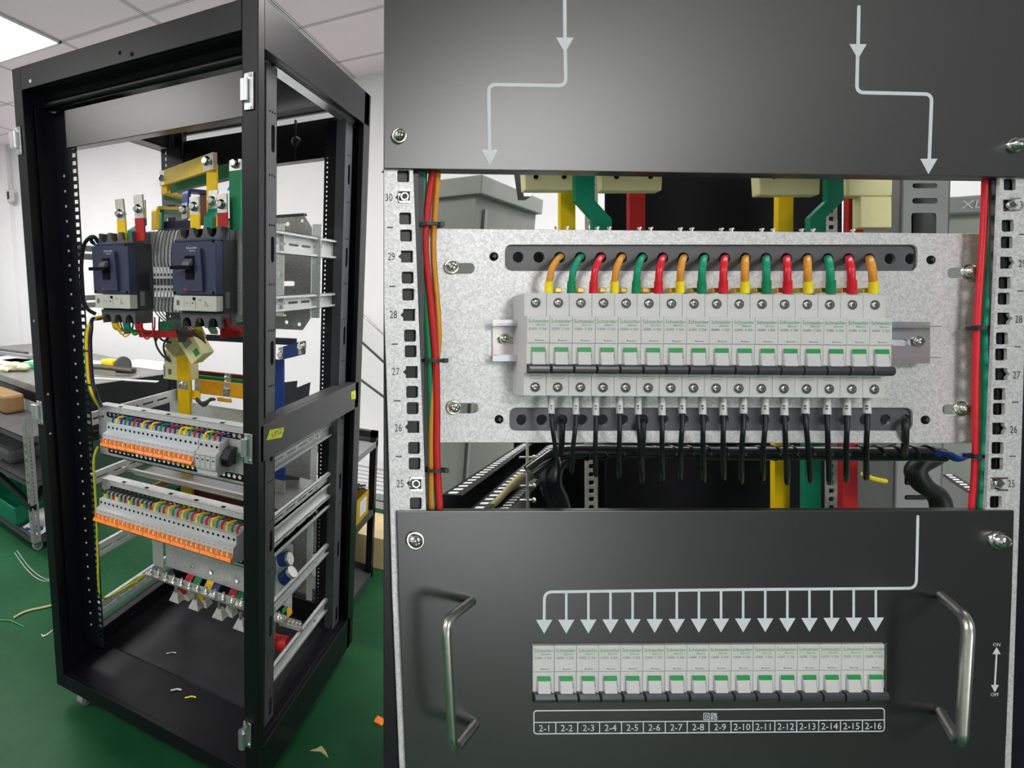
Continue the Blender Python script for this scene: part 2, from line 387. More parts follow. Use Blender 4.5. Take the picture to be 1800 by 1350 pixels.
ADDED_LAMPS = [(2.0, -2.55), (2.64, -2.55), (-.76, .10), (.50, .35), (1.40, .75), (-3.36, .2), (-4.2, .2), (-3.1, -3.0), (-2.46, -3.0), (-.8, -2.6)]  # added panels out of view, placed for room light and rack reflections
EXPO = 0.40
# ================================================================== THE RACK SEEN FROM CLOSE UP
def on(z): return lambda u, v, w=0.0: rp(u, v, z) + Vector((0, 0, w))
def RMB(): return MB(RACK)
def lerp(a, b, t): return a + (b - a) * t
def screw_mesh(mb, c, r, h=0.003, washer=True, ax=(0, 0, 1), mi_head=0, mi_slot=1, rot=0.3):
    """pan head with a cross recess"""
    c = Vector(c); ax = Vector(ax).normalized()
    if washer: mb.lathe(c, ax, [(0, r), (h * 0.3, r), (h * 0.4, r * 0.93)], 20, mi_head)
    mb.lathe(c + ax * h * 0.3, ax, [(0, r * 0.8), (h * 0.5, r * 0.76), (h * 0.95, r * 0.5), (h, r * 0.25)], 18, mi_head)
    u = ax.orthogonal().normalized(); w = ax.cross(u)
    for k in range(2):
        a = rot + k * PI / 2; d = u * math.cos(a) + w * math.sin(a); e = ax.cross(d)
        p = c + ax * h * 1.22
        mb.hexa([p + d * r * .52 + e * r * .1, p + d * r * .52 - e * r * .1, p - d * r * .52 - e * r * .1, p - d * r * .52 + e * r * .1], [q + ax * h * .12 for q in (p + d * r * .52 + e * r * .1, p + d * r * .52 - e * r * .1, p - d * r * .52 - e * r * .1, p - d * r * .52 + e * r * .1)], mi_slot)

FLOOR_PX = 3560                               # where the leaning rack's feet meet the floor, in front-plane pixels
rack = thing('equipment_rack', 'open nineteen inch equipment rack with numbered perforated rails standing at the right', 'rack', rp(1240, FLOOR_PX, -0.1), frame=RACK)
LHOLES = [(709, 309.6, 0), (710, 346.7, 2), (712.5, 384, 0), (714, 414, 0), (715.6, 451, 1), (716.7, 488, 0), (717.7, 517.5, 0), (719.4, 553.5, 1), (721, 590, 0), (722, 617.5, 0), (724, 654, 1), (724.6, 689, 0), (725.6, 717.5, 0), (727, 750.4, 1), (728, 787.5, 0), (729, 815, 0), (730, 849.6, 2), (731, 885, 0)]
RHOLES = [(1775, 324, 0), (1774, 361, 2), (1771.5, 396.7, 0), (1769.8, 426, 0), (1768.7, 461.7, 1), (1766, 497, 0), (1764.6, 525, 0), (1764, 560, 1), (1761.5, 594.8, 0), (1760, 623, 0), (1760, 657.7, 1), (1757, 692.7, 0), (1756, 719, 0), (1755, 753.5, 1), (1753.8, 787.5, 0), (1752.7, 815, 0), (1752, 849.6, 2), (1750.6, 882.5, 0)]
def rail_hole(h, side):
    x, y, k = h; a = 10.6
    q = rrect(x - a, x + a, y - a, y + a, 3.2, 2)
    if k:                                     # pilot notch on the numbered hole
        s = side
        if s < 0: q = [p for p in q]; i = min(range(len(q)), key=lambda i: (q[i][0], q[i][1])); q = [(x + a, y + a), (x - a, y + a), (x - a, y + 5), (x - a - 5, y), (x - a, y - 5), (x - a, y - a), (x + a, y - a)]
        else: q = [(x - a, y + a), (x - a, y - a), (x + a, y - a), (x + a, y - 5), (x + a + 5, y), (x + a, y + 5), (x + a, y + a)]
    return q
def inner_l(y): return 726 + (y - 297) * 0.0383
def inner_r(y): return 1758 - (y - 310) * 0.0415
for side in (-1, 1):
    mb = RMB()
    if side < 0: outer = [(676, -330), (676, 540), (683, 760), (690, 1040), (703, 1350), (797, FLOOR_PX), (850, FLOOR_PX), (inner_l(1350), 1350), (inner_l(900), 900), (inner_l(297), 297), (702, -330)]; holes = LHOLES
    else: outer = [(1838, -330), (1806, 400), (1798, 700), (1792, 895), (1787, 1040), (1777, 1350), (1700, FLOOR_PX), (1650, FLOOR_PX), (inner_r(1350), 1350), (inner_r(900), 900), (inner_r(310), 310), (1784, -330)]; holes = RHOLES
    mb.plate(outer, [rail_hole(h, side) for h in holes], 0.002, on(-0.0026))
    rail = mb.build('mounting_rail', 'galvanised_rack', rack)
    # printed unit numbers and half-unit dashes
    mb = RMB(); mb.flat = True
    if side < 0: nums = [('30', 683.5, 347), ('29', 688, 451), ('28', 691.5, 553), ('27', 695.5, 653), ('26', 700, 752), ('25', 703.5, 850)]; dash = [(685.4, 399.8), (690, 503.5), (693.8, 605), (698, 704.6), (701, 802.5)]
    else: nums = [('30', 1799, 360), ('29', 1797, 463), ('28', 1791, 561), ('27', 1787, 659), ('26', 1782, 755), ('25', 1778, 850)]; dash = [(1797, 412), (1793.8, 511.5), (1789, 609.5), (1784.5, 707), (1780, 802)]
    for s, x, y in nums: mb.mesh2d(text2d(s, 19), lambda a, b: rp(x + a * 0.72, y + 6.5 - b, -0.0024))
    for x, y in dash: mb.ribbon([(x - 5.5, y), (x + 5.5, y)], 2.2, on(-0.0024))
    mb.build('unit_numbers', 'dark_print', rail)
    # cage nuts
    for x, y, k in holes:
        if k == 2:
            mb = RMB(); c = rp(x, y, -0.0055)
            mb.box(c.x - .0044, c.x + .0044, c.y - .0044, c.y + .0044, c.z - .004, c.z, 0)
            for sx in (-1, 1): mb.box(c.x - .0044, c.x + .0044, c.y + sx * .0047 - .0006, c.y + sx * .0047 + .0006, c.z - .004, c.z + .0034, 0)
            mb.lathe(c, (0, 0, 1), [(0, .0038), (.0018, .0038), (.0024, .0030)], 18, 0); mb.cyl(c + Vector((0, 0, .0022)), c + Vector((0, 0, .0027)), .0023, 14, mi=1)
            mb.build('cage_nut', ['steel_bright', 'dark_print'], rail)
    # black upright behind the rail and the black slotted channel along its inner edge
    mb = RMB()
    if side < 0:
        mb.plate([(675.5, -330), (675.5, 1350), (745, FLOOR_PX), (790, FLOOR_PX), (742, 900), (728, -330)], [], 0.0025, on(-0.0055))
        mb.prism([rp(inner_l(y) + d, y, -0.012) for y, d in ((290, -6), (1350, -6), (1350, 10), (290, 13))], (0, 0, -0.05))
    else:
        mb.plate([(1850, -330), (1812, 900), (1800, 1350), (1760, FLOOR_PX), (1720, FLOOR_PX), (1748, 900), (1776, -330)], [], 0.0025, on(-0.0055))
        mb.prism([rp(inner_r(y) + d, y, -0.012) for y, d in ((290, 10), (1350, 10), (1350, -2), (290, -2))], (0, 0, -0.002))
    mb.build('corner_post', 'black_paint', rack)
    mb = RMB(); x0, x1 = (700, 745) if side < 0 else (1742, 1792); mb.plate([(x0, 290), (x1, 290), (x1, 910), (x0, 910)], [], 0.0012, on(-0.0086)); mb.build('backing_strip', 'backing_grey', rack)

# ---- top blanking panel
pan = thing('blanking_panel', 'plain dark grey front panel with two bent arrow lines, above the uncovered breakers', 'panel', rp(1240, 305, 0), frame=RACK)
mb = RMB(); mb.plate([(675.5, -300), (1850, -300), (1850, 311.7), (1240, 303.5), (675.5, 295.5)], [], 0.0022, on(0))
mb.hexa([rp(676, 295.5, -.0004), rp(1850, 311.7, -.0004), rp(1850, 311.7, -.0022), rp(676, 295.5, -.0022)], [p + Vector((0, .0008, -.012)) for p in (rp(676, 295.5, -.0004), rp(1850, 311.7, -.0004), rp(1850, 311.7, -.0022), rp(676, 295.5, -.0022))])
mb.build('sheet', 'black_panel', pan, bevel=0.0006)
def arrow(mb, pts, w, z=0.00012):
    mb.mesh2d((pts, [tuple(range(len(pts)))]), on(z))
mb = RMB(); mb.flat = True
W6 = 6.2
mb.ribbon([(992, -200), (993, 68)], W6, on(.00012)); arrow(mb, [(977.5, 66), (1008.5, 66), (993, 93)], 0)
mb.ribbon(round_corners([(993.5, 88), (994.5, 150.5), (859, 148.5), (860.5, 265)], 13), W6, on(.00012)); arrow(mb, [(846, 263), (875.5, 263), (861, 291)], 0)
mb.build('flow_line', 'white_print', pan)
mb = RMB(); mb.flat = True
mb.ribbon([(1509.8, 12), (1508.4, 80)], W6, on(.00012)); mb.mesh2d((circ(1509.8, 12, W6 / 2), [tuple(range(12))]), on(.00012)); arrow(mb, [(1493, 77.5), (1523.5, 77.5), (1508, 104)], 0)
mb.ribbon(round_corners([(1507.5, 98), (1506, 162.5), (1638, 165.5), (1633.5, 280)], 13), W6, on(.00012)); arrow(mb, [(1617.5, 279), (1648, 279), (1632, 306)], 0)
mb.build('flow_line', 'white_print', pan)
for x, y in ((701, 240), (1780, 256)):
    mb = RMB(); screw_mesh(mb, rp(x, y, 0), 0.0058, .0052, rot=0.6); mb.build('screw', ['steel_bright', 'dark_print'], pan)

# ---- bottom panel with a window for the breakers
low = thing('breaker_front_panel', 'dark front panel with two U handles and numbered legend, breakers showing through its window', 'panel', rp(1240, 1400, 0), frame=RACK)
mb = RMB(); mb.plate([(697, 898.5), (1783.5, 897), (1779.5, 1040), (1764, 1430), (717, 1430), (701, 1040)], [[(935.5, 1131), (1557.5, 1129.5), (1556.5, 1229), (936.5, 1232)]], 0.0022, on(0))
q = [rp(698, 898.5, -.0004), rp(1783, 897, -.0004), rp(1783, 897, -.0022), rp(698, 898.5, -.0022)]
mb.hexa(q, [p + Vector((0, -.0008, -.012)) for p in q])
mb.build('sheet', 'black_panel', low, bevel=0.0006)
mb = RMB(); mb.flat = True
def ya(x): return lerp(1040.5, 1034.5, (x - 955) / 585)
mb.ribbon([(1613.5, 908), (1611.5, 1000)], 5, on(.00012)); mb.mesh2d((circ(1613.5, 908, 2.5), [tuple(range(12))]), on(.00012))
mb.ribbon(round_corners([(1611.5, 995), (1610.5, 1034), (1290, 1036.5), (957, 1040.5), (956.5, 1092)], 14), 5, on(.00012))
for i in range(16):
    x = lerp(956.5, 1539.5, i / 15)
    if i: mb.ribbon([(x, ya(x)), (x, 1090)], 4.4, on(.00012))
    y0 = lerp(1089.5, 1085.5, i / 15); arrow(mb, [(x - 14.3, y0), (x + 14.3, y0), (x, y0 + 24.5)], 0)
mb.build('flow_lines', 'white_print', low)
mb = RMB(); mb.flat = True
def yl(x, y): return y - 4.5 * (x - 937) / 618
fr = rrect(938.5, 1554.5, 1249.5, 1290, 5, 3); fr = [(x, yl(x, y)) for x, y in fr]
mb.ribbon(fr + fr[:2], 2.0, on(.00012)); mb.ribbon([(938.5, yl(938, 1270)), (1554.5, yl(1554, 1270))], 1.8, on(.00012))
xs = [lerp(938.5, 1554.5, i / 16) for i in range(17)]
for x in xs[1:-1]: mb.ribbon([(x, yl(x, 1270)), (x, yl(x, 1290))], 1.7, on(.00012))
for i in range(16):
    xc = (xs[i] + xs[i + 1]) / 2; mb.mesh2d(text2d('2-%d' % (i + 1), 16.5), lambda a, b: rp(xc + a, yl(xc, 1286) - b, .00012))
# the two characters of the heading (circuit), drawn stroke by stroke
def stroke(pts, w=1.25): mb.ribbon([(1237 + x, 1267.2 - 2.3 - y) for x, y in pts], w, on(.00012))
for a, b, c, d in ((0, 10, 0, 11), (3, 7, 3.2, 7.8)): stroke([(a, c), (b, c)]); stroke([(a, d), (b, d)]); stroke([(a, c), (a, d)]); stroke([(b, c), (b, d)])
for s in ([(13, 11), (17, 11)], [(13, 7.6), (17, 7.6)], [(13, 11), (13, 7.6)], [(17, 11), (17, 7.6)], [(15, 7.6), (15, 0.6)], [(15, 4.2), (17.3, 4.2)], [(13.2, 5.6), (13.2, 0.6)], [(12.6, 0.3), (17.4, 1.2)],
          [(20, 11.6), (18.3, 8)], [(19.6, 10.2), (23.2, 10.2)], [(23.2, 10.2), (18, 4.6)], [(19.4, 8.6), (24, 4.6)], [(19.2, 4), (23, 4)], [(19.2, 0), (23, 0)], [(19.2, 4), (19.2, 0)], [(23, 4), (23, 0)]): stroke(s)
mb.ribbon([(1752, 1148), (1748.6, 1208)], 3.2, on(.00012)); arrow(mb, [(1744.5, 1150), (1759, 1150), (1752, 1137.5)], 0); arrow(mb, [(1742, 1204), (1756, 1204), (1748.6, 1217)], 0)
mb.mesh2d(text2d('ON', 8.5), lambda a, b: rp(1752 + a, 1136 - b, .00012)); mb.mesh2d(text2d('OFF', 8.5), lambda a, b: rp(1748.5 + a, 1224 - b, .00012))
mb.build('printed_legend', 'white_print', low)
for x, y in ((729, 949), (1751, 949)):
    mb = RMB(); screw_mesh(mb, rp(x, y, 0), 0.0070, .0052, rot=1.0); mb.build('screw', ['steel_bright', 'dark_print'], low)
for pts in ([rp(830, 1056, 0), rp(784, 1091, .034), rp(796, 1322, .034), rp(836, 1272, 0)], [rp(1653, 1046, 0), rp(1703, 1090, .034), rp(1689, 1314, .034), rp(1652, 1250, 0)]):
    mb = RMB(); mb.tube(round_corners(pts, .011, 6), .0033, 14, sm=0); mb.build('handle', 'brushed_steel', low)

# ---- galvanised plate behind
pl = thing('breaker_mounting_plate', 'galvanised plate with two dark slotted strips carrying the uncovered breaker row', 'plate', rp(1240, 779, -.02), frame=RACK)
PZ = -0.020
slots = [rrect(782, 834, 463, 481, 8, 4), rrect(788, 841, 709, 727, 8, 4), rrect(1666, 1716, 471, 489, 8, 4), rrect(1657, 1704, 711, 729, 8, 4)]
up = rrect(888, 1614, 430, 476, 12, 4); dn = rrect(896, 1605, 717, 757, 11, 4)
mb = RMB(); mb.plate([(748, 401.5), (1726, 411), (1709, 779), (757, 778)], [up, dn] + slots, 0.002, on(PZ))
for a, b in (((748, 401.5), (1726, 411)), ((757, 778), (1709, 779))):
    q = [rp(*a, PZ), rp(*b, PZ), rp(*b, PZ - .002), rp(*a, PZ - .002)]; mb.hexa(q, [p + Vector((0, 0, -.022)) for p in q])
mb.build('sheet', 'galvanised_rack', pl, bevel=0.0005)
UH = [(911 + 36.3 * i, 452 + 3 * i / 19) for i in range(20)]; DH = [(917 + 35.5 * i, 738) for i in range(20)]
for hs, oc, nm in ((UH, rrect(880, 1622, 424, 482, 6), 'u'), (DH, rrect(888, 1613, 711, 763, 6), 'd')):
    mb = RMB(); mb.plate(oc, [circ(x, y, 9.8, 16) for x, y in hs], 0.002, on(PZ - 0.0024)); mb.build('slotted_strip', 'grey_profile', pl)
for x, y in ((793, 469), (797, 716), (1700, 478), (1688, 718)):
    mb = RMB(); c = rp(x, y, PZ); mb.lathe(c, (0, 0, 1), [(0, .0062), (.0012, .0062), (.0014, .0056)], 22, 0); mb.lathe(c + Vector((0, 0, .0012)), (0, 0, 1), [(0, .0052), (.003, .0050), (.0034, .0044)], 6, 0)
    screw_mesh(mb, c + Vector((0, 0, .0036)), .0052, .002, False); mb.build('bolt', ['steel_bright', 'dark_print'], pl)
for x, y in ((868, 451), (1636, 457), (877, 737), (1626, 738)):
    mb = RMB(); screw_mesh(mb, rp(x, y, PZ), .0036, .0014, True, rot=0.9); mb.build('screw', ['deep_black', 'grey_profile'], pl)
for i, x in enumerate((978, 997, 1050, 1071, 1124, 1144, 1196, 1216, 1268, 1286, 1339, 1359, 1409, 1429, 1499)):
    mb = RMB(); y = 402 + 9 * (x - 760) / 966; c = rp(x, y - 2.5, PZ - .008); mb.cyl(c - Vector((0, .004, 0)), c + Vector((0, .0006, 0)), .0011, 8); mb.cyl(c + Vector((0, .0004, 0)), c + Vector((0, .0014, 0)), .0018, 10); mb.build('screw_tip', 'steel_bright', pl)

for y0, y1 in ((424, 482), (709, 765)): mb = RMB(); mb.prism([rp(872, y0, -.046), rp(1640, y0, -.046), rp(1640, y1, -.046), rp(872, y1, -.046)], (0, 0, -.001)); mb.build('rear_strip', 'backing_grey', pl)
# ---- DIN rail
din = thing('din_rail', 'zinc plated top-hat rail behind the uncovered breakers, ends showing on both sides', 'rail', rp(1240, 634, PZ), frame=RACK)
mb = RMB()
def dl(x, y): return y + 4 * (x - 866) / 769
A, Bx = 866, 1635
mb.plate([(A, dl(A, 571)), (Bx, dl(Bx, 571)), (Bx, dl(Bx, 625)), (A, dl(A, 625))], [[(x, dl(x, y)) for x, y in rrect(c - 16, c + 16, 592, 604, 5.5, 3)] for c in (888, 934, 1580, 1612)], .001, on(PZ + .0013))
for y0, y1, yw in ((562, 572, 571), (625, 635, 625)):
    mb.plate([(A, dl(A, y0)), (Bx, dl(Bx, y0)), (Bx, dl(Bx, y1)), (A, dl(A, y1))], [], .001, on(PZ + .0078))
    q = [rp(A, dl(A, yw - .8), PZ), rp(Bx, dl(Bx, yw - .8), PZ), rp(Bx, dl(Bx, yw + .8), PZ), rp(A, dl(A, yw + .8), PZ)]; mb.hexa(q, [p + Vector((0, 0, .0078)) for p in q])
mb.build('profile', 'zinc_rainbow', din)
for x, y in ((887, 596), (1614, 600)):
    mb = RMB(); screw_mesh(mb, rp(x, y, PZ + .0014), .0045, .0022, True, rot=.5); mb.build('screw', ['brushed_steel', 'dark_print'], din)

# ---- green-flag circuit breakers: one prototype, thirty-two in all
BW = 0.01755
proto = thing('circuit_breaker', 'tmp', 'circuit breaker', (0, 0, 0), frame=RACK)
mb = RMB()
prof = [(-.0400, 0), (.0408, 0), (.0408, .0185), (.0226, .0185), (.0222, .023), (.0014, .023), (.0010, .0226), (-.0208, .0226), (-.0224, .021), (-.0224, .0185), (-.0400, .0185)]
mb.prism([(-BW / 2, y, z) for y, z in prof], (BW, 0, 0)); mb.build('body', 'white_plastic', proto, bevel=.0004)
tg = RMB(); tg.hexa([(-.0050, -.0158, .0226), (.0048, -.0158, .0226), (.0048, -.0022, .0226), (-.0050, -.0022, .0226)], [(-.0050, -.0158, .0252), (.0048, -.0158, .0252), (.0048, -.0022, .0240), (-.0050, -.0022, .0240)])
tgo = tg.build('toggle', 'grey_white_plastic', proto, bevel=.0004)
mb = RMB(); mb.hexa([(-.0051, -.0056, .0235), (.0049, -.0056, .0235), (.0049, -.0021, .0235), (-.0051, -.0021, .0235)], [(-.0051, -.0056, .0246), (.0049, -.0056, .0246), (.0049, -.0021, .0243), (-.0051, -.0021, .0243)]); mb.build('green_flag', 'green_flag', tgo)
mb = RMB()                                       # pale hoods beside the toggle
for k in range(8):
    a0 = -0.9 + 1.5 * k / 8; a1 = -0.9 + 1.5 * (k + 1) / 8
    f = lambda a, r: (-.0002 + r * math.cos(a), -.0095 + 1.25 * r * math.sin(a))
    q = [(*f(a0, .0056), .0225), (*f(a1, .0056), .0225), (*f(a1, .0078), .0225), (*f(a0, .0078), .0225)]
    mb.hexa(q, [(*f(a0, .0056), .0242), (*f(a1, .0056), .0242), (*f(a1, .0078), .0231), (*f(a0, .0078), .0231)])
mb.build('toggle_guard', 'grey_white_plastic', proto)
mb = RMB(); mb.box(-.0087, .0064, -.0200, -.0150, .020, .0246)
mb.prism([(-.0087, -.0190 + .0038 * math.cos(a), .0244 + .0028 * math.sin(a)) for a in [2 * PI * k / 12 for k in range(12)]], (.0160, 0, 0)); mb.build('handle_bar', 'dark_toggle', proto, bevel=.0003)
for yy in (.0331, -.0332):
    mb = RMB(); mb.lathe((0, yy, .0178), (0, 0, 1), [(0, .0042), (.0010, .0042), (.0010, .0037)], 20, 2); mb.cyl((0, yy, .0180), (0, yy, .01885), .0038, 20, mi=1)
    screw_mesh(mb, (0, yy, .0186), .0034, .0008, False, rot=.4 if yy > 0 else 1.1); mb.build('terminal_screw', ['brushed_steel', 'dark_print', 'grey_white_plastic'], proto)
mb = RMB(); mb.flat = True
mb.mesh2d(text2d('Schneider', .0043), lambda a, b: (a * .94 + .0001, .0170 + b, .02315), 0); mb.mesh2d(text2d('Electric', .0024), lambda a, b: (a + .0022, .0147 + b, .02315), 0)
mb.mesh2d(text2d('iC65N   C 32A', .0026), lambda a, b: (a * .86 - .0004, .0115 + b, .02315), 1)
for a, b, y, w in ((-.0024, .0044, .0030, .00045), (-.0080, .0080, .0012, .00022)): mb.mesh2d(([(a, y), (b, y), (b, y + w), (a, y + w)], [(0, 1, 2, 3)]), lambda u, v: (u, v, .02318), 1)
mb.mesh2d(([(-.0024, .0030), (-.0015, .0030), (-.0015, .0040), (-.0024, .0040)], [(0, 1, 2, 3)]), lambda u, v: (u, v, .02318), 1)
for y in (-.0243, -.0266): mb.mesh2d(([(-.0045, y), (.0055, y), (.0055, y + .0003), (-.0045, y + .0003)], [(0, 1, 2, 3)]), lambda u, v: (u, v, .01865), 1)
mb.build('print', ['green_print', 'grey_print'], proto)
del USED; USED = set(o['label'] for o in bpy.data.objects if o.get('label') and o['label'] != 'tmp')
SEQ = ['yellow', 'green', 'red'] * 5 + ['yellow']
def place_breaker(i, xpx, ypx, zface, label, group, tilt, sc=1.0):
    c = rp(xpx, ypx, zface); mw = RACK @ Matrix.Translation(Vector((c.x, c.y, zface - .023 * sc))) @ Matrix.Rotation(tilt, 4, 'Z') @ Matrix.Scale(sc, 4)
    if i is None:
        proto.matrix_world = mw; WM[proto] = mw; tag(proto, label, 'circuit breaker', group)
        return proto
    return copy_thing(proto, label, mw, group)
for i in range(16):
    x = lerp(946.0, 1548.5, i / 15); y = lerp(605.5, 609.5, i / 15)
    place_breaker(None if i == 0 else i, x, y, .0030, 'white circuit breaker with green flag, %s from the left in the uncovered row' % ORD[i], 'uncovered circuit breakers on the rail', -.0064)
for i in range(16):
    x = lerp(955.5, 1537.8, i / 15); y = lerp(1183.5, 1180.5, i / 15)
    place_breaker(i, x, y, -.0010, 'white circuit breaker with green flag in the panel window above the number 2-%d' % (i + 1), 'circuit breakers in the panel window', .0050, .972)

# ---- wires from the slots into the breakers, and out below
SLV = [964.5, 1004, 1043, 1080, 1118, 1157, 1195, 1233, 1271, 1309, 1347, 1384, 1420, 1460, 1497, 1535]
for i, c in enumerate(SEQ):
    hx, hy = UH[i + 2]; sx = SLV[i]; m = {'yellow': 'pvc_orange', 'green': 'pvc_teal', 'red': 'pvc_red_bright'}[c]
    t = thing('wire', '%s wire arching into the %s uncovered breaker from the left' % ({'yellow': 'amber', 'green': 'green', 'red': 'red'}[c], ORD[i]), 'wire', rp(sx, 512, -.017), 'feed wires above the uncovered breakers', RACK)
    mb = RMB(); mb.tube([rp(hx, hy - 1, -.038), rp(hx + (hx - sx) * .1, hy - 1, -.025), rp(hx + (sx - hx) * .22, hy + 4, -.012), rp(sx + (hx - sx) * .28, 474, -.006), rp(sx + (hx - sx) * .04, 497, -.0075), rp(sx, 514, -.010)], .00245, 12); mb.build('insulation', m, t)
    mb = RMB(); a, b = rp(sx + .5, 494, -.0070), rp(sx, 514.5, -.010); mb.cyl(a, b, .0029, 14, r2=.0031); mb.build('end_sleeve', {'yellow': 'sleeve_yellow', 'green': 'pvc_green', 'red': 'pvc_red_bright'}[c], t)
    mb = RMB(); q = rp(sx + (16 if i < 5 else -14), 509.5, -.013); mb.box(q.x - .0026, q.x + .0026, q.y - .0022, q.y + .0016, q.z - .004, q.z + .001); mb.build('bus_tab', 'brass', t, bevel=.0005)
BX = [969, 1012, 1047, 1089, 1121.5, 1163.5, 1199, 1235, 1271, 1306.7, 1344.8, 1378.5, 1415.6, 1453.5, 1488.5, 1524]
BE = [(981, 828), (1004, 830), (1046, 836), (1088, 840), (1128, 848), (1163.5, 845), (1195, 843), (1236, 846), (1271, 842), (1302, 848), (1340, 842), (1383, 850), (1424, 848), (1457, 850), (1487, 845), (1522, 842)]
for i in range(16):
    x = BX[i]; ex, ey = BE[i]
    t = thing('wire', 'thin black wire with white marker sleeve below the %s uncovered breaker from the left' % ORD[i], 'wire', rp(x, 700, -.014), 'black load wires below the uncovered breakers', RACK)
    mb = RMB(); mb.tube([rp(x - 1, 695, -.010), rp(x, 712, -.006), rp(x + .5, 740, -.005), rp(lerp(x, ex, .45), 775, -.008), rp(lerp(x, ex, .8), 808, -.020), rp(ex, ey - 9, -.034), rp(ex + 1, ey, -.044), rp(ex + 2, ey - 12, -.052), rp(ex + 1, 806, -.058)], .00165, 10); mb.build('insulation', 'black_shiny', t)
    mb = RMB(); mb.tube([rp(x - 1, 695, -.010), rp(x - .2, 708, -.0068), rp(x, 712, -.006), rp(x + .3, 727 + (i % 3) * 1.5, -.0054)], .0024, 14, mi=0)
    for k in range(3): yy = 709 + 4.6 * k; c = rp(x + .3, yy, -.0038 - (.0012 if k == 0 else 0)); mb.box(c.x - .0004, c.x + .0005, c.y - .0005, c.y + .0005, c.z - .0008, c.z + .0003, 1)
    mb.build('marker_sleeve', ['grey_white_plastic', 'dark_print'], t)

# ---- wire looms down both sides
def cable(name, label, pts, r, m, group=None, cat='cable', z=None, n=12, frame=RACK):
    mb = MB(frame); mb.tube(pts, r, n); return tag(mb.build(name, m), label, cat, group)
Z1 = -.015
def pl3(pts, z): return [rp(x, y, z) for x, y in pts]
cable('cable', 'orange cable in the loom beside the left numbered rail', pl3([(775, 250), (770, 300), (764, 380), (762, 450), (769, 540), (771, 600), (764, 660), (758, 740), (758, 900), (764, 1000)], -.012), .0024, 'pvc_orange', 'left cable loom')
cable('cable', 'dark red cable in the loom beside the left numbered rail', pl3([(764, 250), (760, 300), (750, 385), (748, 440), (758, 540), (766, 630), (768, 720), (768, 800), (773, 895), (778, 1000)], -.0095), .0027, 'pvc_red', 'left cable loom')
cable('cable', 'teal green cable in the loom beside the left numbered rail', pl3([(744, 250), (745, 300), (742, 390), (744, 470), (750, 560), (755, 650), (757, 760), (758, 840), (762, 900), (766, 1000)], -.013), .0029, 'pvc_green', 'left cable loom')
cable('cable', 'red cable in the loom beside the right numbered rail', pl3([(1735, 250), (1732, 306), (1729, 400), (1722, 500), (1716, 600), (1714, 720), (1715, 790), (1712, 850), (1708, 895), (1704, 1000)], -.0105), .0020, 'pvc_red_bright', 'right cable loom')
cable('cable', 'teal cable in the loom beside the right numbered rail', pl3([(1748, 250), (1746, 306), (1745, 400), (1737, 500), (1730, 580), (1732, 680), (1730, 760), (1725, 800), (1721, 895), (1717, 1000)], -.0115), .0021, 'pvc_teal', 'right cable loom')
cable('cable', 'amber cable in the loom beside the right numbered rail', pl3([(1741, 250), (1739, 306), (1737, 420), (1729, 520), (1723, 600), (1725, 700), (1728, 760), (1735, 810), (1732, 895), (1728, 1000)], -.0150), .0018, 'pvc_orange', 'right cable loom')
cable('cable', 'thin black cable behind the loom at the right numbered rail', pl3([(1752, 306), (1752, 480), (1745, 560), (1742, 660), (1738, 760), (1740, 830), (1738, 900)], -.016), .0020, 'black_shiny', 'right cable loom')
for j, (x, y, zz, w, lab) in enumerate(((752, 396, -.0105, .0120, 'upper black cable tie round the left loom'), (762, 634, -.0105, .0100, 'middle black cable tie round the left loom'), (765, 826, -.0105, .0090, 'lower black cable tie round the left loom'), (1724, 577, -.0115, .0090, 'upper black cable tie round the right loom'), (1722, 801, -.0115, .0105, 'lower black cable tie round the right loom'))):
    mb = RMB(); c = rp(x, y, zz); P = [c + Vector((w * math.cos(a), 0, .0055 * math.sin(a))) for a in [2 * PI * k / 18 for k in range(19)]]
    mb.strap(P, .0026, .0012, (0, 1, 0)); h = c + Vector((w * (.85 if x < 1000 else -.85), 0, .003)); mb.box(h.x - .0018, h.x + .0018, h.y - .0018, h.y + .0018, h.z - .002, h.z + .002); tag(mb.build('cable_tie', 'black_rubber'), lab, 'cable tie', 'cable ties on the looms')

# ---- what shows behind, through the gap above and the gap below the plate
def rbox(mb, x0, y0, x1, y1, z0, dz, mi=None):
    a, b = rp(x0, y1, z0), rp(x1, y0, z0); mb.box(a.x, b.x, a.y, b.y, z0 - dz, z0, mi)
ZB = -.34
mb = RMB(); rbox(mb, 905, 774, 1066, 1500, -.52, .004); mb.build('back_panel', 'deep_black', rack)
mb = RMB(); rbox(mb, 1066, 120, 1480, 1500, ZB, .004); mb.build('back_panel', 'deep_black', rack)
mb = RMB(); rbox(mb, 1508, 120, 1562, 1500, ZB, .004); mb.build('back_panel', 'black_paint', rack)
def busbar(label, x0, x1, pts, m, z, t=.005, grp='colour coded busbars behind the breaker plate'):
    """pts = [(x centre px, y px)...], width x1-x0 px"""
    w = (x1 - x0) * (RD - z) / FPX; mb = RMB(); mb.strap([rp(x, y, z) for x, y in pts], w, t, (1, 0, 0)) if abs(pts[0][0] - pts[-1][0]) < 16 else None
    if not mb.v:
        P = [rp(x, y, z) for x, y in pts]
        for a, b in zip(P, P[1:]): mb.hexa([a + Vector((-w / 2, 0, 0)), a + Vector((w / 2, 0, 0)), b + Vector((w / 2, 0, 0)), b + Vector((-w / 2, 0, 0))], [q + Vector((0, 0, -t)) for q in (a + Vector((-w / 2, 0, 0)), a + Vector((w / 2, 0, 0)), b + Vector((w / 2, 0, 0)), b + Vector((-w / 2, 0, 0)))])
    return tag(mb.build('busbar', m), label, 'busbar', grp)
ZU = -.13
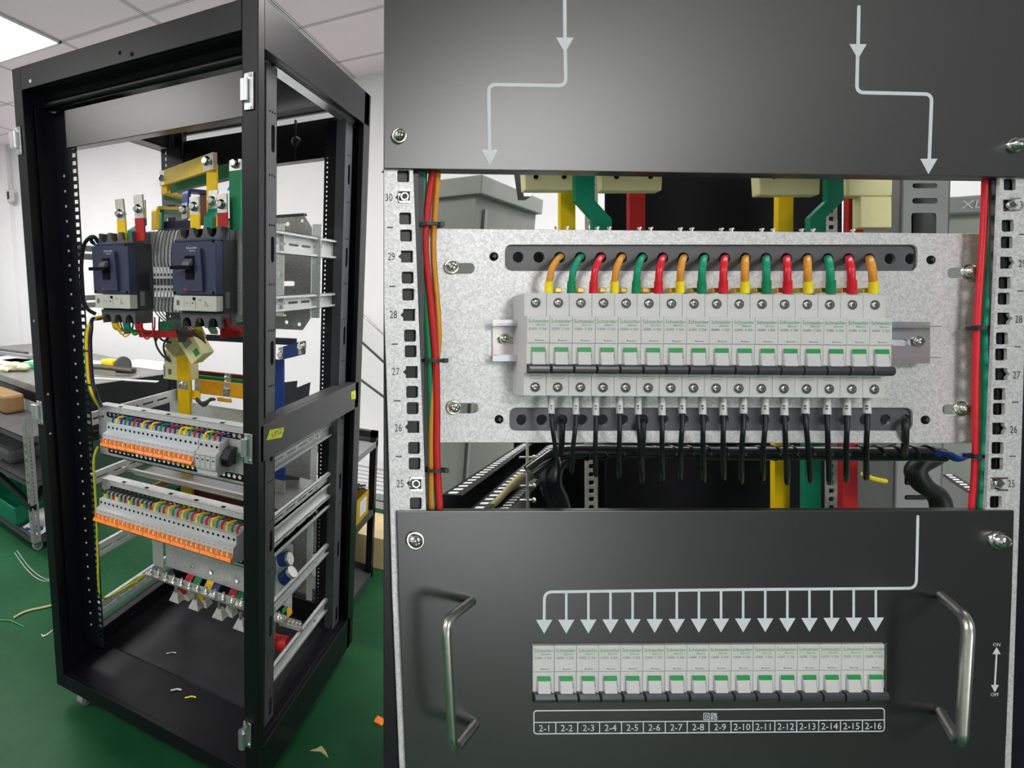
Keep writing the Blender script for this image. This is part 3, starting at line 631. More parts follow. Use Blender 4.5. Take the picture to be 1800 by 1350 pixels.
busbar('amber busbar below the leftmost cream transformer, behind the plate', 983, 1009, [(996, 200), (996, 520)], 'pvc_yellow', ZU)
busbar('green busbar with an offset bend beside the left amber busbar, behind the plate', 1013, 1046, [(1029, 200), (1029, 352), (1059, 385), (1059, 520)], 'pvc_teal', ZU + .02)
busbar('red busbar below the second cream transformer, behind the plate', 1104, 1131, [(1117, 200), (1118, 520)], 'pvc_red', ZU)
busbar('long amber busbar rising behind the right half of the plate', 1363, 1389, [(1379, 200), (1377, 406), (1371, 805), (1371, 1300)], 'pvc_yellow', ZU)
busbar('long green busbar with an offset bend behind the right half of the plate', 1421, 1449, [(1469, 200), (1469, 352), (1438, 382), (1437, 600), (1429, 800), (1429, 1300)], 'pvc_teal', ZU + .02)
busbar('long red busbar rising behind the right half of the plate', 1480, 1506, [(1502, 200), (1500, 406), (1490, 805), (1490, 1300)], 'pvc_red', ZU)
for x0, y0, x1, y1, lab in ((918, 250, 1012, 334, 'leftmost cream current transformer above the amber busbar'), (1055, 250, 1168, 335, 'second cream current transformer above the left red busbar'), (1331, 250, 1446, 342, 'third cream current transformer above the long amber busbar'), (1485, 250, 1573, 344, 'rightmost cream current transformer above the long red busbar')):
    t = thing('current_transformer', lab, 'transformer', rp((x0 + x1) / 2, y1, ZU + .012), 'cream current transformers behind the top gap', RACK)
    mb = RMB(); a, b = rp(x0 + 6, y1, ZU + .016), rp(x1 - 4, y0, ZU + .016); mb.hexa([(a.x, a.y, ZU + .016), (b.x, a.y, ZU + .016), (b.x + .002, b.y, ZU + .016), (a.x - .003, b.y, ZU + .016)], [(a.x, a.y, ZU + .006), (b.x, a.y, ZU + .006), (b.x + .002, b.y, ZU + .006), (a.x - .003, b.y, ZU + .006)]); mb.build('housing', 'cream_plastic', t, bevel=.0015)
    for k in (.25, .78):
        mb = RMB(); c = rp(lerp(x0, x1, k), y0 + 61, ZU + .016); mb.cyl(c, c + Vector((0, 0, .0012)), .0022, 10); mb.build('rivet', 'deep_black', t)
    if x0 == 1485:
        mb = RMB(); rbox(mb, 1513, 345, 1568, 400, ZU + .014, .008); mb.build('terminal_cover', 'cream_plastic', t, bevel=.001)
mb = RMB()                                       # slotted wiring duct
ZD = -.15
a = lambda y: lerp(1586, 1572, (y - 310) / 590); b = lambda y: lerp(1671, 1655, (y - 310) / 590)
hl = [rrect(1604, 1648, 322, 331, 4, 2), rrect(1604, 1648, 348, 358, 4, 2), rrect(1602, 1646, 374, 425, 5, 2), rrect(1590, 1632, 820, 853, 4, 2), rrect(1590, 1632, 870, 879, 4, 2), rrect(1588, 1632, 893, 902, 4, 2)]
mb.plate([(a(120) , 120), (b(120), 120), (b(1300), 1300), (a(1300), 1300)], hl, .002, on(ZD))
for f in (a, b):
    s = 1 if f is a else -1; q = [rp(f(120), 120, ZD), rp(f(120) + 3 * s, 120, ZD), rp(f(1300) + 3 * s, 1300, ZD), rp(f(1300), 1300, ZD)]; mb.hexa(q, [p + Vector((0, 0, -.04)) for p in q])
tag(mb.build('wiring_duct', 'duct_grey'), 'grey slotted wiring duct rising behind the right end of the plate', 'duct')
mb = RMB(); rbox(mb, 1590, 300, 1640, 900, ZD - .03, .01); tag(mb.build('cable_bundle', 'black_shiny'), 'bundle of black wires packed inside the grey slotted duct', 'cable bundle')
for x, y0, y1, zz in ((1040, 360, 402, -.2), (1040, 790, 1200, -.2), (1462, 790, 1200, -.16), (1474, 370, 402, -.2)):
    pass
def perforated(label, x, y0, y1, z, w=22, m='galvanised_rack'):
    mb = RMB(); hs = []; y = y0 + 8
    while y < min(y1, 960) - 8: hs.append(rrect(x - 5, x + 5, y, y + 8, 1.5, 1)); y += 14.5
    mb.plate([(x - w / 2, y0), (x + w / 2, y0), (x + w / 2, y1), (x - w / 2, y1)], hs, .0015, on(z)); return tag(mb.build('perforated_rail', m), label, 'rail', 'perforated rear rails')
perforated('narrow perforated rear rail beside the black back panel, left side', 1040, 300, 1300, -.30, 22)
perforated('narrow perforated rear rail between the long green and red busbars', 1462, 300, 1300, -.22, 20)
# black wire harness under the plate, with a branch and a blue tail
mb = RMB(); mb.tube(pl3([(930, 830), (955, 812), (985, 796), (1050, 793), (1180, 796), (1300, 797), (1420, 796), (1540, 798), (1600, 797), (1655, 800)], -.068), .0066, 14)
for k in range(22): x = 1000 + 30 * k; c = rp(x, 796, -.068); mb.lathe(c - Vector((.0012, 0, 0)), (1, 0, 0), [(0, .0068), (.0006, .0074), (.0018, .0074), (.0024, .0068)], 12)
tag(mb.build('wire_harness', 'black_shiny'), 'thick black taped wire harness running under the galvanised plate', 'wire harness')
cable('wire_harness', 'short black harness branch bending down in front of the grey duct', pl3([(1640, 805), (1610, 825), (1622, 852), (1648, 872), (1655, 905), (1650, 1000)], -.085), .0075, 'black_rubber', cat='wire harness')
cable('wire_harness', 'black harness drop curving down at the left of the taped harness', pl3([(1000, 800), (975, 812), (968, 850), (985, 900), (985, 1000)], -.09), .010, 'black_shiny', cat='wire harness')
cable('cable', 'blue wire from the end of the black harness to the right loom', pl3([(1650, 797), (1668, 799), (1683, 806), (1700, 800), (1722, 798)], -.05), .0030, 'pvc_blue')
for i in (2, 6, 19):
    cable('wire', 'black wire leaving the lower slotted strip %s, behind the sleeves' % {2: 'at its left end', 6: 'between the fourth and fifth sleeves', 19: 'at its right end'}[i], pl3([(DH[i][0], 738), (DH[i][0], 748), (DH[i][0], 770), (DH[i][0] - 2, 800)], -.029 + .003) [0:0] + [rp(DH[i][0], 738, -.036), rp(DH[i][0], 741, -.018), rp(DH[i][0], 760, -.0165), rp(DH[i][0] - 1, 782, -.024), rp(DH[i][0] - 2, 800, -.056)], .0022, 'black_rubber', cat='wire')
# perforated black angles running to the back in the lower gap
def angle_bar(label, p, q, hh, n, grp='perforated black angles behind the lower gap'):
    mb = RMB(); p = Vector(p); q = Vector(q); d = q - p; up = Vector((0, -hh, 0))
    mb.hexa([p, q, q + up, p + up], [v + Vector((.002, 0, 0)) for v in (p, q, q + up, p + up)], 0)
    w = Vector((0.02, 0, 0)); mb.hexa([p, q, q + w, p + w], [v + Vector((0, -.0015, 0)) for v in (p, q, q + w, p + w)], 0)
    for k in range(n):
        c = p + d * ((k + .5) / n); e = d.normalized() * d.length / n * .2; f = Vector((.005, .0002, 0)); g = Vector((.009, 0, 0))
        mb.hexa([c - e + f, c + e + f, c + e + g + f, c - e + g + f], [v + Vector((0, .0005, 0)) for v in (c - e + f, c + e + f, c + e + g + f, c - e + g + f)], 1)
    return tag(mb.build('perforated_angle', ['black_paint', 'paper']), label, 'angle bar', grp)
angle_bar('upper perforated black angle slanting below the plate at left', rp(776, 870, -.12), rp(915, 780, -.50), .05, 24)
angle_bar('middle perforated black angle slanting below the plate at left', rp(822, 897, -.13), rp(963, 782, -.50), .035, 24)
angle_bar('lower perforated black angle slanting below the plate at left', rp(868, 897, -.16), rp(930, 842, -.40), .05, 14)
angle_bar('perforated black angle slanting down at the right lower gap', rp(1655, 834, -.40), rp(1716, 876, -.20), .06, 9)
for x, y0, y1, lab in ((927, 782, 900, 'left'), (972, 830, 900, 'right')):
    mb = RMB(); z = -.15; mb.cyl(rp(x, y0 - 8, z), rp(x, y1 + 30, z), .0016, 8)
    for k in range(5):
        y = y0 + 22 + 25 * k
        if y < y1: mb.cyl(rp(x - 14, y, z), rp(x + 14, y, z), .0012, 8); mb.cyl(rp(x + 9, y, z), rp(x + 13, y, z), .0026, 8)
    tag(mb.build('threaded_rod', 'tinned'), '%s thin steel rod with cross pins in the dark lower gap' % lab, 'rod', 'steel rods in the lower gap')
cable('cable', 'lime yellow cable end poking out in the dark lower gap, left', pl3([(936, 822), (950, 817), (966, 815), (985, 812)], -.14), .0028, 'pvc_lime')
cable('cable', 'ochre cable lying between the slanting black angles', pl3([(850, 900), (875, 880), (900, 852), (917, 836)], -.155), .0032, 'olive_cream')
cable('cable', 'lime yellow cable end poking out beside the long red busbar', pl3([(1518, 832), (1530, 840), (1545, 844), (1556, 846)], -.14), .0026, 'sleeve_yellow')
# grey steel cupboard beyond the rack at the left, labelled cabinet at the right: upright, standing on the floor
def ray(px, py): return RIGHT * ((px - CXP) / FPX) + DOWN * ((py - CYP) / FPX) + FWD
def hdir(px): d = RIGHT * ((px - CXP) / FPX) + FWD; return Vector((d.x, d.y, 0)).normalized()
def cupboard(K, sd, fl, dp, wd, label, top):
    """K = top of its nearest right corner, sd = direction of its depth, fl = width to the left"""
    fd = Vector((-sd.y, sd.x, 0)); t = thing('steel_cabinet', label, 'cabinet', (K.x, K.y, 0)); q = lambda a, b, z: Vector((K.x, K.y, 0)) + fd * a + sd * b + Vector((0, 0, z))
    def bx(a0, a1, b0, b1, z0, z1): mb = MB(); mb.hexa([q(a0, b0, z0), q(a1, b0, z0), q(a1, b1, z0), q(a0, b1, z0)], [q(a0, b0, z1), q(a1, b0, z1), q(a1, b1, z1), q(a0, b1, z1)]); return mb
    bx(.015, wd, .015, dp, 0, K.z - top).build('carcass', 'cabinet_grey_green', t)
    bx(0, wd + .02, 0, dp, K.z - top, K.z).build('top', 'cabinet_grey_green', t, bevel=.002)
    return t, bx
K = EYE + ray(848, 306) * 1.05
gc, bx = cupboard(K, hdir(1268), 1, .45, .15, 'grey steel cupboard standing behind the rack, seen past the left loom', .036)
bx(.010, .016, .06, .075, .05, K.z - .06).build('door_edge', 'pale_strip', gc)
K = EYE + ray(1673, 345) * .95
sd = hdir(1240); fd = Vector((-sd.y, sd.x, 0))
lc, bx = cupboard(K - fd * .5, sd, 1, .4, .5, 'pale grey cabinet with dark label strip reading XL, behind the right loom', .032)
bx(.06, .52, -.003, .0, K.z - .029, K.z - .003).build('label_strip', 'duct_grey', lc)
ls = lc.children[-1]
mb = MB(); mb.flat = True; q0 = K + fd * .0 - sd * .0045; mb.mesh2d(text2d('XL - 21', .020, 'LEFT'), lambda u, v: q0 - fd * (u + .012) + Vector((0, 0, v - .023))); mb.build('lettering', 'grey_white_plastic', ls)
tag(RMB().__class__(RACK).prism([rp(905, 250, -.60), rp(917, 250, -.60), rp(934, 345, -.45), rp(921, 345, -.45)], (0, 0, -.02)).build('steel_strut', 'black_paint'), 'slanting black strut behind the left cream transformer', 'strut')
# ================================================================== THE WORKSHOP
CEIL = 2.78 + ZF; YW = 2.72; XL = -5.15; XR = 4.3; YF = -4.6
def plane(name, pts, m, th=(0, 0, -.05)):
    mb = MB(); mb.prism(pts, th); return struct(mb.build(name, m, origin=pts[0]))
plane('floor', [(XL, YF, 0), (XR, YF, 0), (XR, YW, 0), (XL, YW, 0)], 'green_epoxy')
ceiling_material(-2.08, 1.30, 0.64, 0.55)  # joint spacing fitted to image pixels, unequal in x and y
plane('ceiling', [(XL, YF, CEIL), (XR, YF, CEIL), (XR, YW, CEIL), (XL, YW, CEIL)], 'ceiling_tile', (0, 0, .05))
plane('wall_back', [(XL, YW, 0), (XR, YW, 0), (XR, YW, CEIL), (XL, YW, CEIL)], 'wall_paint', (0, .08, 0))
plane('wall_left', [(XL, YF, 0), (XL, YW, 0), (XL, YW, CEIL), (XL, YF, CEIL)], 'wall_paint', (-.08, 0, 0))
plane('wall_right', [(XR, YF, 0), (XR, YW, 0), (XR, YW, CEIL), (XR, YF, CEIL)], 'wall_paint', (.08, 0, 0))
plane('wall_front', [(XL, YF, 0), (XR, YF, 0), (XR, YF, CEIL), (XL, YF, CEIL)], 'wall_paint', (0, -.08, 0))
mb = MB(); mb.box(-4.78, -4.55, YW - .06, YW, 0, CEIL); struct(mb.build('trim_1', 'wall_paint'))
# added glowing pane and dark slab, out of view, shaping the rack panels' reflections
mb = MB(); mb.box(XR - .03, XR - .02, -4.45, -2.95, .55, 1.75); glow_pane = struct(mb.build('added_pane_1', 'added_glow'))
mb = MB()
for a in ((-4.52, -4.45, .48, 1.82), (-2.95, -2.88, .48, 1.82), (-4.52, -2.88, .48, .55), (-4.52, -2.88, 1.75, 1.82), (-3.73, -3.67, .48, 1.82)): mb.box(XR - .05, XR, a[0], a[1], a[2], a[3])
mb.build('added_pane_frame', 'grey_paint', glow_pane)
mb = MB(); mb.box(XR - .04, XR, -2.6, .6, 0, 2.45); dark_slab = struct(mb.build('added_dark_slab_1', 'mccb_dark'))  # added slab, unseen, keeps the reflections at the rack's right dark
mb = MB(); mb.box(XR - .055, XR - .04, -1.02, -.98, 0, 2.45); mb.cyl((XR - .08, -1.08, 1.0), (XR - .08, -1.08, 1.25), .012, 8); mb.build('handle', 'zinc', dark_slab)
def ceiling_light(x0, x1, y0, y1, label):
    t = thing('ceiling_light', label, 'ceiling light', ((x0 + x1) / 2, (y0 + y1) / 2, CEIL - .012), 'LED panels in the ceiling')
    mb = MB(); mb.box(x0 + .015, x1 - .015, y0 + .015, y1 - .015, CEIL - .009, CEIL - .004); mb.build('diffuser', 'light_emitter', t)
    mb = MB()
    for a, b, c, d in ((x0, x1, y0, y0 + .016), (x0, x1, y1 - .016, y1), (x0, x0 + .016, y0, y1), (x1 - .016, x1, y0, y1)): mb.box(a, b, c, d, CEIL - .012, CEIL - .001)
    mb.build('frame', 'white_plastic', t)
ceiling_light(-2.72, -2.08, .20, 1.30, 'bright square LED panel in the tiled ceiling at the upper left')
for i, (x, y) in enumerate(ADDED_LAMPS): ceiling_light(x, x + .64, y, y + 1.1, 'added LED ceiling panel out of view, %s of those lighting the room' % ORD[i])

# socket box with its cable conduit on the far left wall
p = at(20, 345, y=YW - .06)
t = thing('wall_socket', 'small white socket box with open wiring on the far left wall', 'socket', (p.x, YW - .075, p.z - .09))
mb = MB(); mb.box(p.x - .045, p.x + .06, YW - .085, YW - .061, p.z - .06, p.z + .06); mb.build('box', 'white_plastic', t, bevel=.004)
mb = MB(); mb.box(p.x - .035, p.x + .0, YW - .088, YW - .084, p.z - .03, p.z + .045); mb.build('opening', 'mccb_dark', t)
mb = MB(); mb.box(p.x + .03, p.x + .045, YW - .075, YW - .061, p.z + .06, CEIL - .01); mb.build('conduit', 'white_plastic', t)
# blue lettering on the wall
mb = MB(); mb.flat = True
def wl(px, py): q = at(px, py, y=YW - .002); return q
q = at(399, 335, y=YW - .003)
mb.mesh2d(text2d('XX', .30, 'LEFT'), lambda a, b: (q.x + a * .8 + .0, YW - .003, q.z + b)); mb.mesh2d(text2d('E E', .16, 'LEFT'), lambda a, b: (q.x + a * 1.2 + .02, YW - .003, q.z - .18 + b))
tag(mb.build('wall_lettering', 'blue_letter'), 'blue lettering on the white wall, glimpsed beside the green busbar', 'lettering')

# ---- workbench
bc = Vector((-2.02, 1.02, 0)); ba = math.radians(-15)
BF = Matrix.Translation(bc) @ Matrix.Rotation(ba, 4, 'Z')     # corner of the bench top; x runs back along its front edge to the left
bt = .75 + ZF
bench = thing('workbench', 'long dark workbench behind the open cabinet, cluttered with tools and papers', 'workbench', (-1.5, .45, 0), frame=BF)
mb = MB(BF); mb.box(-2.6, 0, 0, 1.02, bt - .05, bt); mb.build('worktop', 'bench_top', bench, bevel=.004)
mb = MB(BF); mb.box(-2.55, -.0, -.004, .02, bt - .11, bt - .052); mb.build('front_rail', 'black_paint', bench)
mb = MB(BF); mb.box(-.01, .012, .0, 1.02, bt - .36, bt + .004); mb.build('side_panel', 'black_paint', bench)
mb = MB(BF); mb.cyl((.014, .02, bt - .30), (.014, 1.0, bt - .30), .012, 10); mb.build('edge_roll', 'black_paint', bench)
for x in (-2.5, -.10):
    for y in (.06, .92): mb = MB(BF); mb.box(x, x + .06, y, y + .06, 0, bt - .05); mb.build('leg', 'black_paint', bench)
def bench_at(px, py): return at(px, py, z=bt)
def item(name, label, cat, mb, m, grp=None, bevel=0): return tag(mb.build(name, m, bevel=bevel), label, cat, grp)
# white/cream work gloves
def blob(mb, c, sx, sy, sz, n=10, seed=1, mi=None):
    rnd = random.Random(seed); c = Vector(c); vs = []; rows = 6
    for i in range(rows + 1):
        th = PI * i / rows
        for k in range(n):
            f = 1 + rnd.uniform(-.22, .22); a = 2 * PI * k / n
            vs.append(c + Vector((sx * f * math.sin(th) * math.cos(a), sy * f * math.sin(th) * math.sin(a), sz * (1 + math.cos(th)) * (1 if i else 1))))
    mb.add(vs, [(i * n + k, i * n + (k + 1) % n, (i + 1) * n + (k + 1) % n, (i + 1) * n + k) for i in range(rows) for k in range(n)], True, mi)
g = bench_at(25, 652); mb = MB(); blob(mb, g, .065, .06, .035, seed=3); blob(mb, g + Vector((.06, .03, 0)), .06, .05, .03, seed=5)
for k in range(4): mb.tube([g + Vector((-.03 + .02 * k, -.03, .02)), g + Vector((-.05 + .025 * k, -.06, .025)), g + Vector((-.06 + .03 * k, -.085, .014))], .010, 7)
item('work_gloves', 'bundled cream cotton work gloves lying near the bench edge', 'gloves', mb, 'cotton')
g = bench_at(9, 650); mb = MB(); blob(mb, g, .06, .05, .02, seed=9); item('cloth', 'crumpled light blue cloth beside the cream gloves', 'cloth', mb, 'pale_grey_plastic')
g = bench_at(55, 646); mb = MB(); mb.prism([g + Vector(v) for v in ((-.10, -.02, .002), (.12, -.05, .002), (.14, .05, .002), (-.02, .07, .002))], (0, 0, .035)); item('scraper', 'bright green plastic tool on the bench behind the black post', 'tool', mb, 'green_tool', bevel=.008)
def sheet(label, px, py, w, d, rot, m='paper', h=.004, name='paper_sheet', cat='paper', grp='papers on the workbench'):
    c = bench_at(px, py); r = Matrix.Rotation(rot, 3, 'Z'); mb = MB()
    mb.prism([c + r @ Vector(v) + Vector((0, 0, .001)) for v in ((-w / 2, -d / 2, 0), (w / 2, -d / 2, 0), (w / 2, d / 2, 0), (-w / 2, d / 2, 0))], (0, 0, h)); item(name, label, cat, mb, m, grp)
sheet('white paper sheet at the far left end of the bench', 10, 634, .42, .34, .3)
sheet('white paper sheet partly hidden behind the black corner post', 52, 634, .40, .30, -.2)
sheet('small folded light grey paper by the cream gloves', 42, 628, .30, .2, .1, 'grey_white_plastic', .012)
sheet('white paper sheet on the bench behind the coloured cable loom', 172, 640, .40, .26, .2)
sheet('white paper sheet beside the dark roll of tape', 262, 641, .55, .3, -.1)
sheet('grey metal ruler lying along the bench behind the cable loom', 185, 661, .50, .05, .35, 'steel_bright', .004, 'steel_ruler', 'ruler', None)
sheet('long grey steel strip lying beside the ruler', 205, 668, .60, .04, .25, 'galvanised', .006, 'steel_strip', 'steel strip', None)
g = bench_at(200, 654); mb = MB()
for k in range(3): mb.tube([g + Vector((-.35 + .02 * k, -.06 + .03 * k, .015)), g + Vector((-.15, -.03 + .02 * k, .03)), g + Vector((.05, .01 * k, .025)), g + Vector((.16, .02 + .02 * k, .018))], .017, 8)
item('cable_coil', 'pile of dark olive cable lying along the bench', 'cable', mb, 'olive_cable')
g = bench_at(194, 651); mb = MB(); mb.box(g.x - .05, g.x + .07, g.y - .05, g.y + .04, bt + .04, bt + .085); item('tape_measure', 'yellow tape measure on the pile of cable on the bench', 'tape measure', mb, 'sticker_amber', bevel=.012)
g = bench_at(217, 652); mb = MB(); mb.lathe(g + Vector((0, 0, .04)), (.6, -.6, .3), [(-.035, .05), (-.035, .062), (.035, .062), (.035, .05)], 20); item('tape_roll', 'dark grey roll of tape at the right of the bench clutter', 'tape', mb, 'mccb_dark')
for i, (px, py) in enumerate(((12, 622), (26, 628))):
    g = bench_at(px, py); mb = MB(); mb.beam(g + Vector((-.25, .02, .02)), g + Vector((.3, -.02, .02)), .05, .035); item('tool_bar', ('dark bar lying at the back of the bench, far left', 'brown bar lying at the back of the bench, right of the dark bar')[i], 'bar', mb, ('mccb_dark', 'grey_paint')[i], bevel=.004)

# ---- slotted-angle shelf trolley in front of the bench
TF = Matrix.Translation(Vector((-1.80, .66, 0))) @ Matrix.Rotation(math.radians(-12), 4, 'Z')
tro = thing('shelf_trolley', 'grey slotted-angle shelf trolley on castors at the left of the open cabinet', 'trolley', (-.6, .2, 0), frame=TF)
TT = .685 + ZF
def slotted_post(x, y, sx, sy):
    mb = MB(TF); hs = []
    for k in range(15): hs += [rrect(.014, .026, .10 + .042 * k, .10 + .042 * k + .022, .005, 2)]
    mb.plate([(0, .055), (.04, .055), (.04, TT), (0, TT)], hs, .002, lambda u, v, w: Vector((x + sx * u, y - sy * w, v)))
    hs = [rrect(.016, .022, .08 + .021 * k, .08 + .021 * k + .012, .002, 1) for k in range(30)]
    mb.plate([(0, .055), (.04, .055), (.04, TT), (0, TT)], hs, .002, lambda u, v, w: Vector((x - sx * w, y + sy * u, v)))
    return mb.build('post', 'grey_paint', tro)
for x, sx in ((0, -1), (-1.25, 1)):
    for y, sy in ((0, 1), (.30, -1)): slotted_post(x, y, sx, sy)
for z, m in ((TT - .105, 'dark_shelf'), (.33 + ZF, 'dark_shelf'), (.075, 'dark_shelf')):
    mb = MB(TF); mb.box(-1.25, -.003, .003, .297, z - .004, z); mb.box(-1.25, -.003, .003, .006, z - .03, z); mb.box(-.006, -.003, .003, .297, z - .03, z); mb.build('shelf', m, tro)
for x in (-.03, -1.22):
    for y in (.03, .27):
        mb = MB(TF); mb.cyl((x - .012, y, .026), (x + .012, y, .026), .026, 16, mi=0); mb.box(x - .016, x - .013, y - .014, y + .014, .02, .058, 1); mb.box(x + .013, x + .016, y - .014, y + .014, .02, .058, 1); mb.box(x - .02, x + .02, y - .02, y + .02, .055, .059, 1); mb.build('castor', ['grey_paint', 'steel_bright'], tro)
g = at(16, 722, z=TT - .10); mb = MB(); c = Vector((g.x - .05, g.y, TT - .104)); mb.beam(c + Vector((-.28, .09, .06)), c + Vector((.13, -.01, .06)), .13, .12); item('tool_case', 'brown leather tool case lying on the top shelf of the grey trolley', 'tool case', mb, 'brown_leather', bevel=.02)
def tbox(name, label, cat, x0, x1, y0, y1, z0, z1, m, grp=None, bevel=.003): mb = MB(TF); mb.box(x0, x1, y0, y1, z0, z1); return item(name, label, cat, mb, m, grp, bevel)
tbox('dark_bag', 'dark grey bag lying on the middle trolley shelf', 'bag', -.9, -.35, .05, .26, .405, .50, 'dark_shelf', bevel=.03)
mb = MB(TF); mb.prism([(-.62, .03, .406), (-.50, .03, .406), (-.55, .16, .406)], (0, 0, .004)); item('warning_label', 'yellow triangular label on the middle trolley shelf', 'label', mb, 'sticker_yellow')
cr = thing('storage_crate', 'green plastic crate on the bottom of the grey trolley, left edge of the photo', 'crate', (-.45, .2, .077), frame=TF)
mb = MB(TF); x0, x1, y0, y1, z0, z1 = -.75, -.24, .012, .28, .077, .19
mb.box(x0, x1, y0, y1, z0, z0 + .006)
for a in ((x0, x1, y0, y0 + .006), (x0, x1, y1 - .006, y1), (x0, x0 + .006, y0, y1), (x1 - .006, x1, y0, y1)): mb.box(*a, z0, z1)
mb.build('body', 'crate_green', cr)
mb = MB(TF)
for a in ((x0 - .012, x1 + .012, y0 - .012, y0 + .004), (x0 - .012, x1 + .012, y1 - .004, y1 + .012), (x0 - .012, x0 + .004, y0, y1), (x1 - .004, x1 + .012, y0, y1)): mb.box(*a, z1 - .015, z1)
mb.build('rim', 'crate_green', cr)
mb = MB(TF); blob(mb, (-.12, .14, .077), .075, .10, .055, seed=21); item('plastic_bag', 'crumpled clear plastic bag on the bottom tray beside the green crate', 'bag', mb, 'grey_white_plastic')
mb = MB(TF); mb.prism([(-.20, .03, .078), (-.02, .03, .078), (-.02, .10, .10), (-.20, .10, .10)], (0, 0, .004)); bx = item('packet', 'white packet with a dark blue curved mark on the bottom tray of the trolley', 'packet', mb, 'paper')
mb = MB(TF); mb.strap([(-.15, .022, .088), (-.09, .045, .095), (-.05, .06, .10), (-.05, .075, .103), (-.09, .07, .103), (-.13, .05, .098)], .016, .003, (0, .3, 1)); mb.build('blue_mark', 'pvc_blue', bx)
tbox('cardboard_box', 'small cardboard box at the back of the trolley bottom tray', 'box', -.22, -.03, .19, .285, .077, .17, 'cardboard')
mb = MB(TF); mb.beam((-.5, .02, .345), (.0, .01, .26), .03, .03); mb.beam((-.3, .25, .30), (.0, .01, .262), .03, .03); item('welded_frame', 'dark welded steel angle frame leaning in the trolley', 'frame', mb, 'black_paint')
def fcable(name, label, px, r, m, z=None, cat='cable', grp=None):
    mb = MB(); mb.tube([at(x, y, z=(r + .001 if z is None else z)) for x, y in px], r, 8); return tag(mb.build(name, m), label, cat, grp)
fcable('cable', 'thin grey cable running over the green floor to the cabinet, lower one', [(26, 972), (40, 992), (52, 1006), (64, 1016), (76, 1021), (92, 1022)], .0026, 'cabinet_grey_green')
fcable('cable', 'thin grey cable running over the green floor to the cabinet, upper one', [(30, 968), (42, 985), (52, 998), (66, 1010), (80, 1018), (96, 1020)], .0026, 'cabinet_grey_green')
fcable('straw_stalk', 'dry yellowish stalk lying on the green floor left of the cabinet', [(24, 1086), (40, 1077), (55, 1072), (70, 1069), (96, 1063)], .005, 'straw', cat='scrap')
fcable('wire_scrap', 'long faint wire scrap on the floor at the left edge', [(0, 1090), (18, 1091), (30, 1096), (42, 1102)], .0025, 'green_flag', cat='scrap')
g = at(667, 1268, z=0); mb = MB(); mb.prism([g + Vector(v) for v in ((-.016, -.013, .001), (.014, -.018, .001), (.018, .014, .001), (-.012, .018, .001))], (0, 0, .003)); item('paper_tag', 'small orange tag lying on the green floor, right of the cabinet', 'scrap', mb, 'orange_toggle')
g = at(563, 1323, z=0); mb = MB(); mb.prism([g + Vector(v) for v in ((-.03, -.012, .001), (.0, .002, .001), (.03, -.006, .001), (.012, .012, .001), (-.006, .022, .001), (-.014, .006, .001))], (0, 0, .003)); item('paper_scrap', 'torn whitish scrap on the green floor near the cabinet corner', 'scrap', mb, 'straw')

# ---- black shelf rack with cardboard and a yellow box, behind the cabinet at the right
SP = at(651, 1018, z=0) + Vector((0, .035, 0)); SA = 0
SF = Matrix.Translation(SP) @ Matrix.Rotation(SA, 4, 'Z')
st = at(664, 757, y=SP.y).z
sr = thing('shelf_rack', 'black steel shelf rack behind the cabinet, right corner, with trays of odd parts', 'shelf rack', (-.42, -.27, 0), frame=SF)
for x in (-.03, -.85):
    for y in (0, -.52): mb = MB(SF); mb.box(x, x + .03, y - .03, y, 0, st); mb.build('post', 'black_paint', sr)
for k, z in enumerate((at(661, 776, y=SP.y).z, at(655, 893, y=SP.y).z, at(651, 1003, y=SP.y).z)):
    mb = MB(SF); mb.box(-.85, -.002, -.55, 0, z - .006, z); mb.box(-.85, 0, -.004, 0, z - .006, z + .03); mb.box(-.004, 0, -.55, 0, z - .02, z + .008); mb.build('shelf', 'dark_shelf' if k else 'grey_paint', sr)
mb = MB(SF); mb.box(-.85, 0, -.03, 0, st - .03, st); mb.build('back_rail', 'black_paint', sr)
z2 = at(655, 893, y=SP.y).z
yb = thing('parts_box', 'open yellow box with a white label on the middle shelf of the black rack', 'box', (-.10, -.18, z2 + .001), frame=SF)
mb = MB(SF); x0, x1, y0, y1, h = -.15, -.012, -.30, -.075, .125
for a in ((x0, x1, y0, y0 + .003), (x0, x1, y1 - .003, y1), (x0, x0 + .003, y0, y1), (x1 - .003, x1, y0, y1)): mb.box(*a, z2 + .001, z2 + h)
mb.box(x0, x1, y0, y1, z2 + .001, z2 + .004); mb.build('body', 'box_yellow', yb, bevel=.001)
mb = MB(SF); mb.box(x1 + .0001, x1 + .0010, y0 + .10, y0 + .19, z2 + .03, z2 + .105); mb.build('white_label', 'paper', yb)
mb = MB(SF)
for k in range(7): a = (-.13 + .010 * k, -.16 + .02 * (k % 3), z2 + .09); mb.tube([a, (a[0] + .02, a[1] + .03, z2 + .135), (a[0] + .05, a[1] + .05, z2 + .14)], .005, 6)
item('cable_scraps', 'black cable scraps heaped in the open yellow box', 'scraps', mb, 'black_rubber')
def sbox(name, label, cat, x0, x1, y0, y1, z0, z1, m): mb = MB(SF); mb.box(x0, x1, y0, y1, z0, z1); return item(name, label, cat, mb, m, None, .003)
sbox('cardboard_box', 'tan cardboard carton standing on the bottom shelf of the black rack', 'box', -.62, -.32, -.40, -.10, at(651, 1003, y=SP.y).z + .001, at(651, 1003, y=SP.y).z + .20, 'light_wood')
sbox('paper_carton', 'white paper carton on the middle shelf of the black rack', 'box', -.70, -.42, -.35, -.08, z2 + .001, z2 + .13, 'paper')
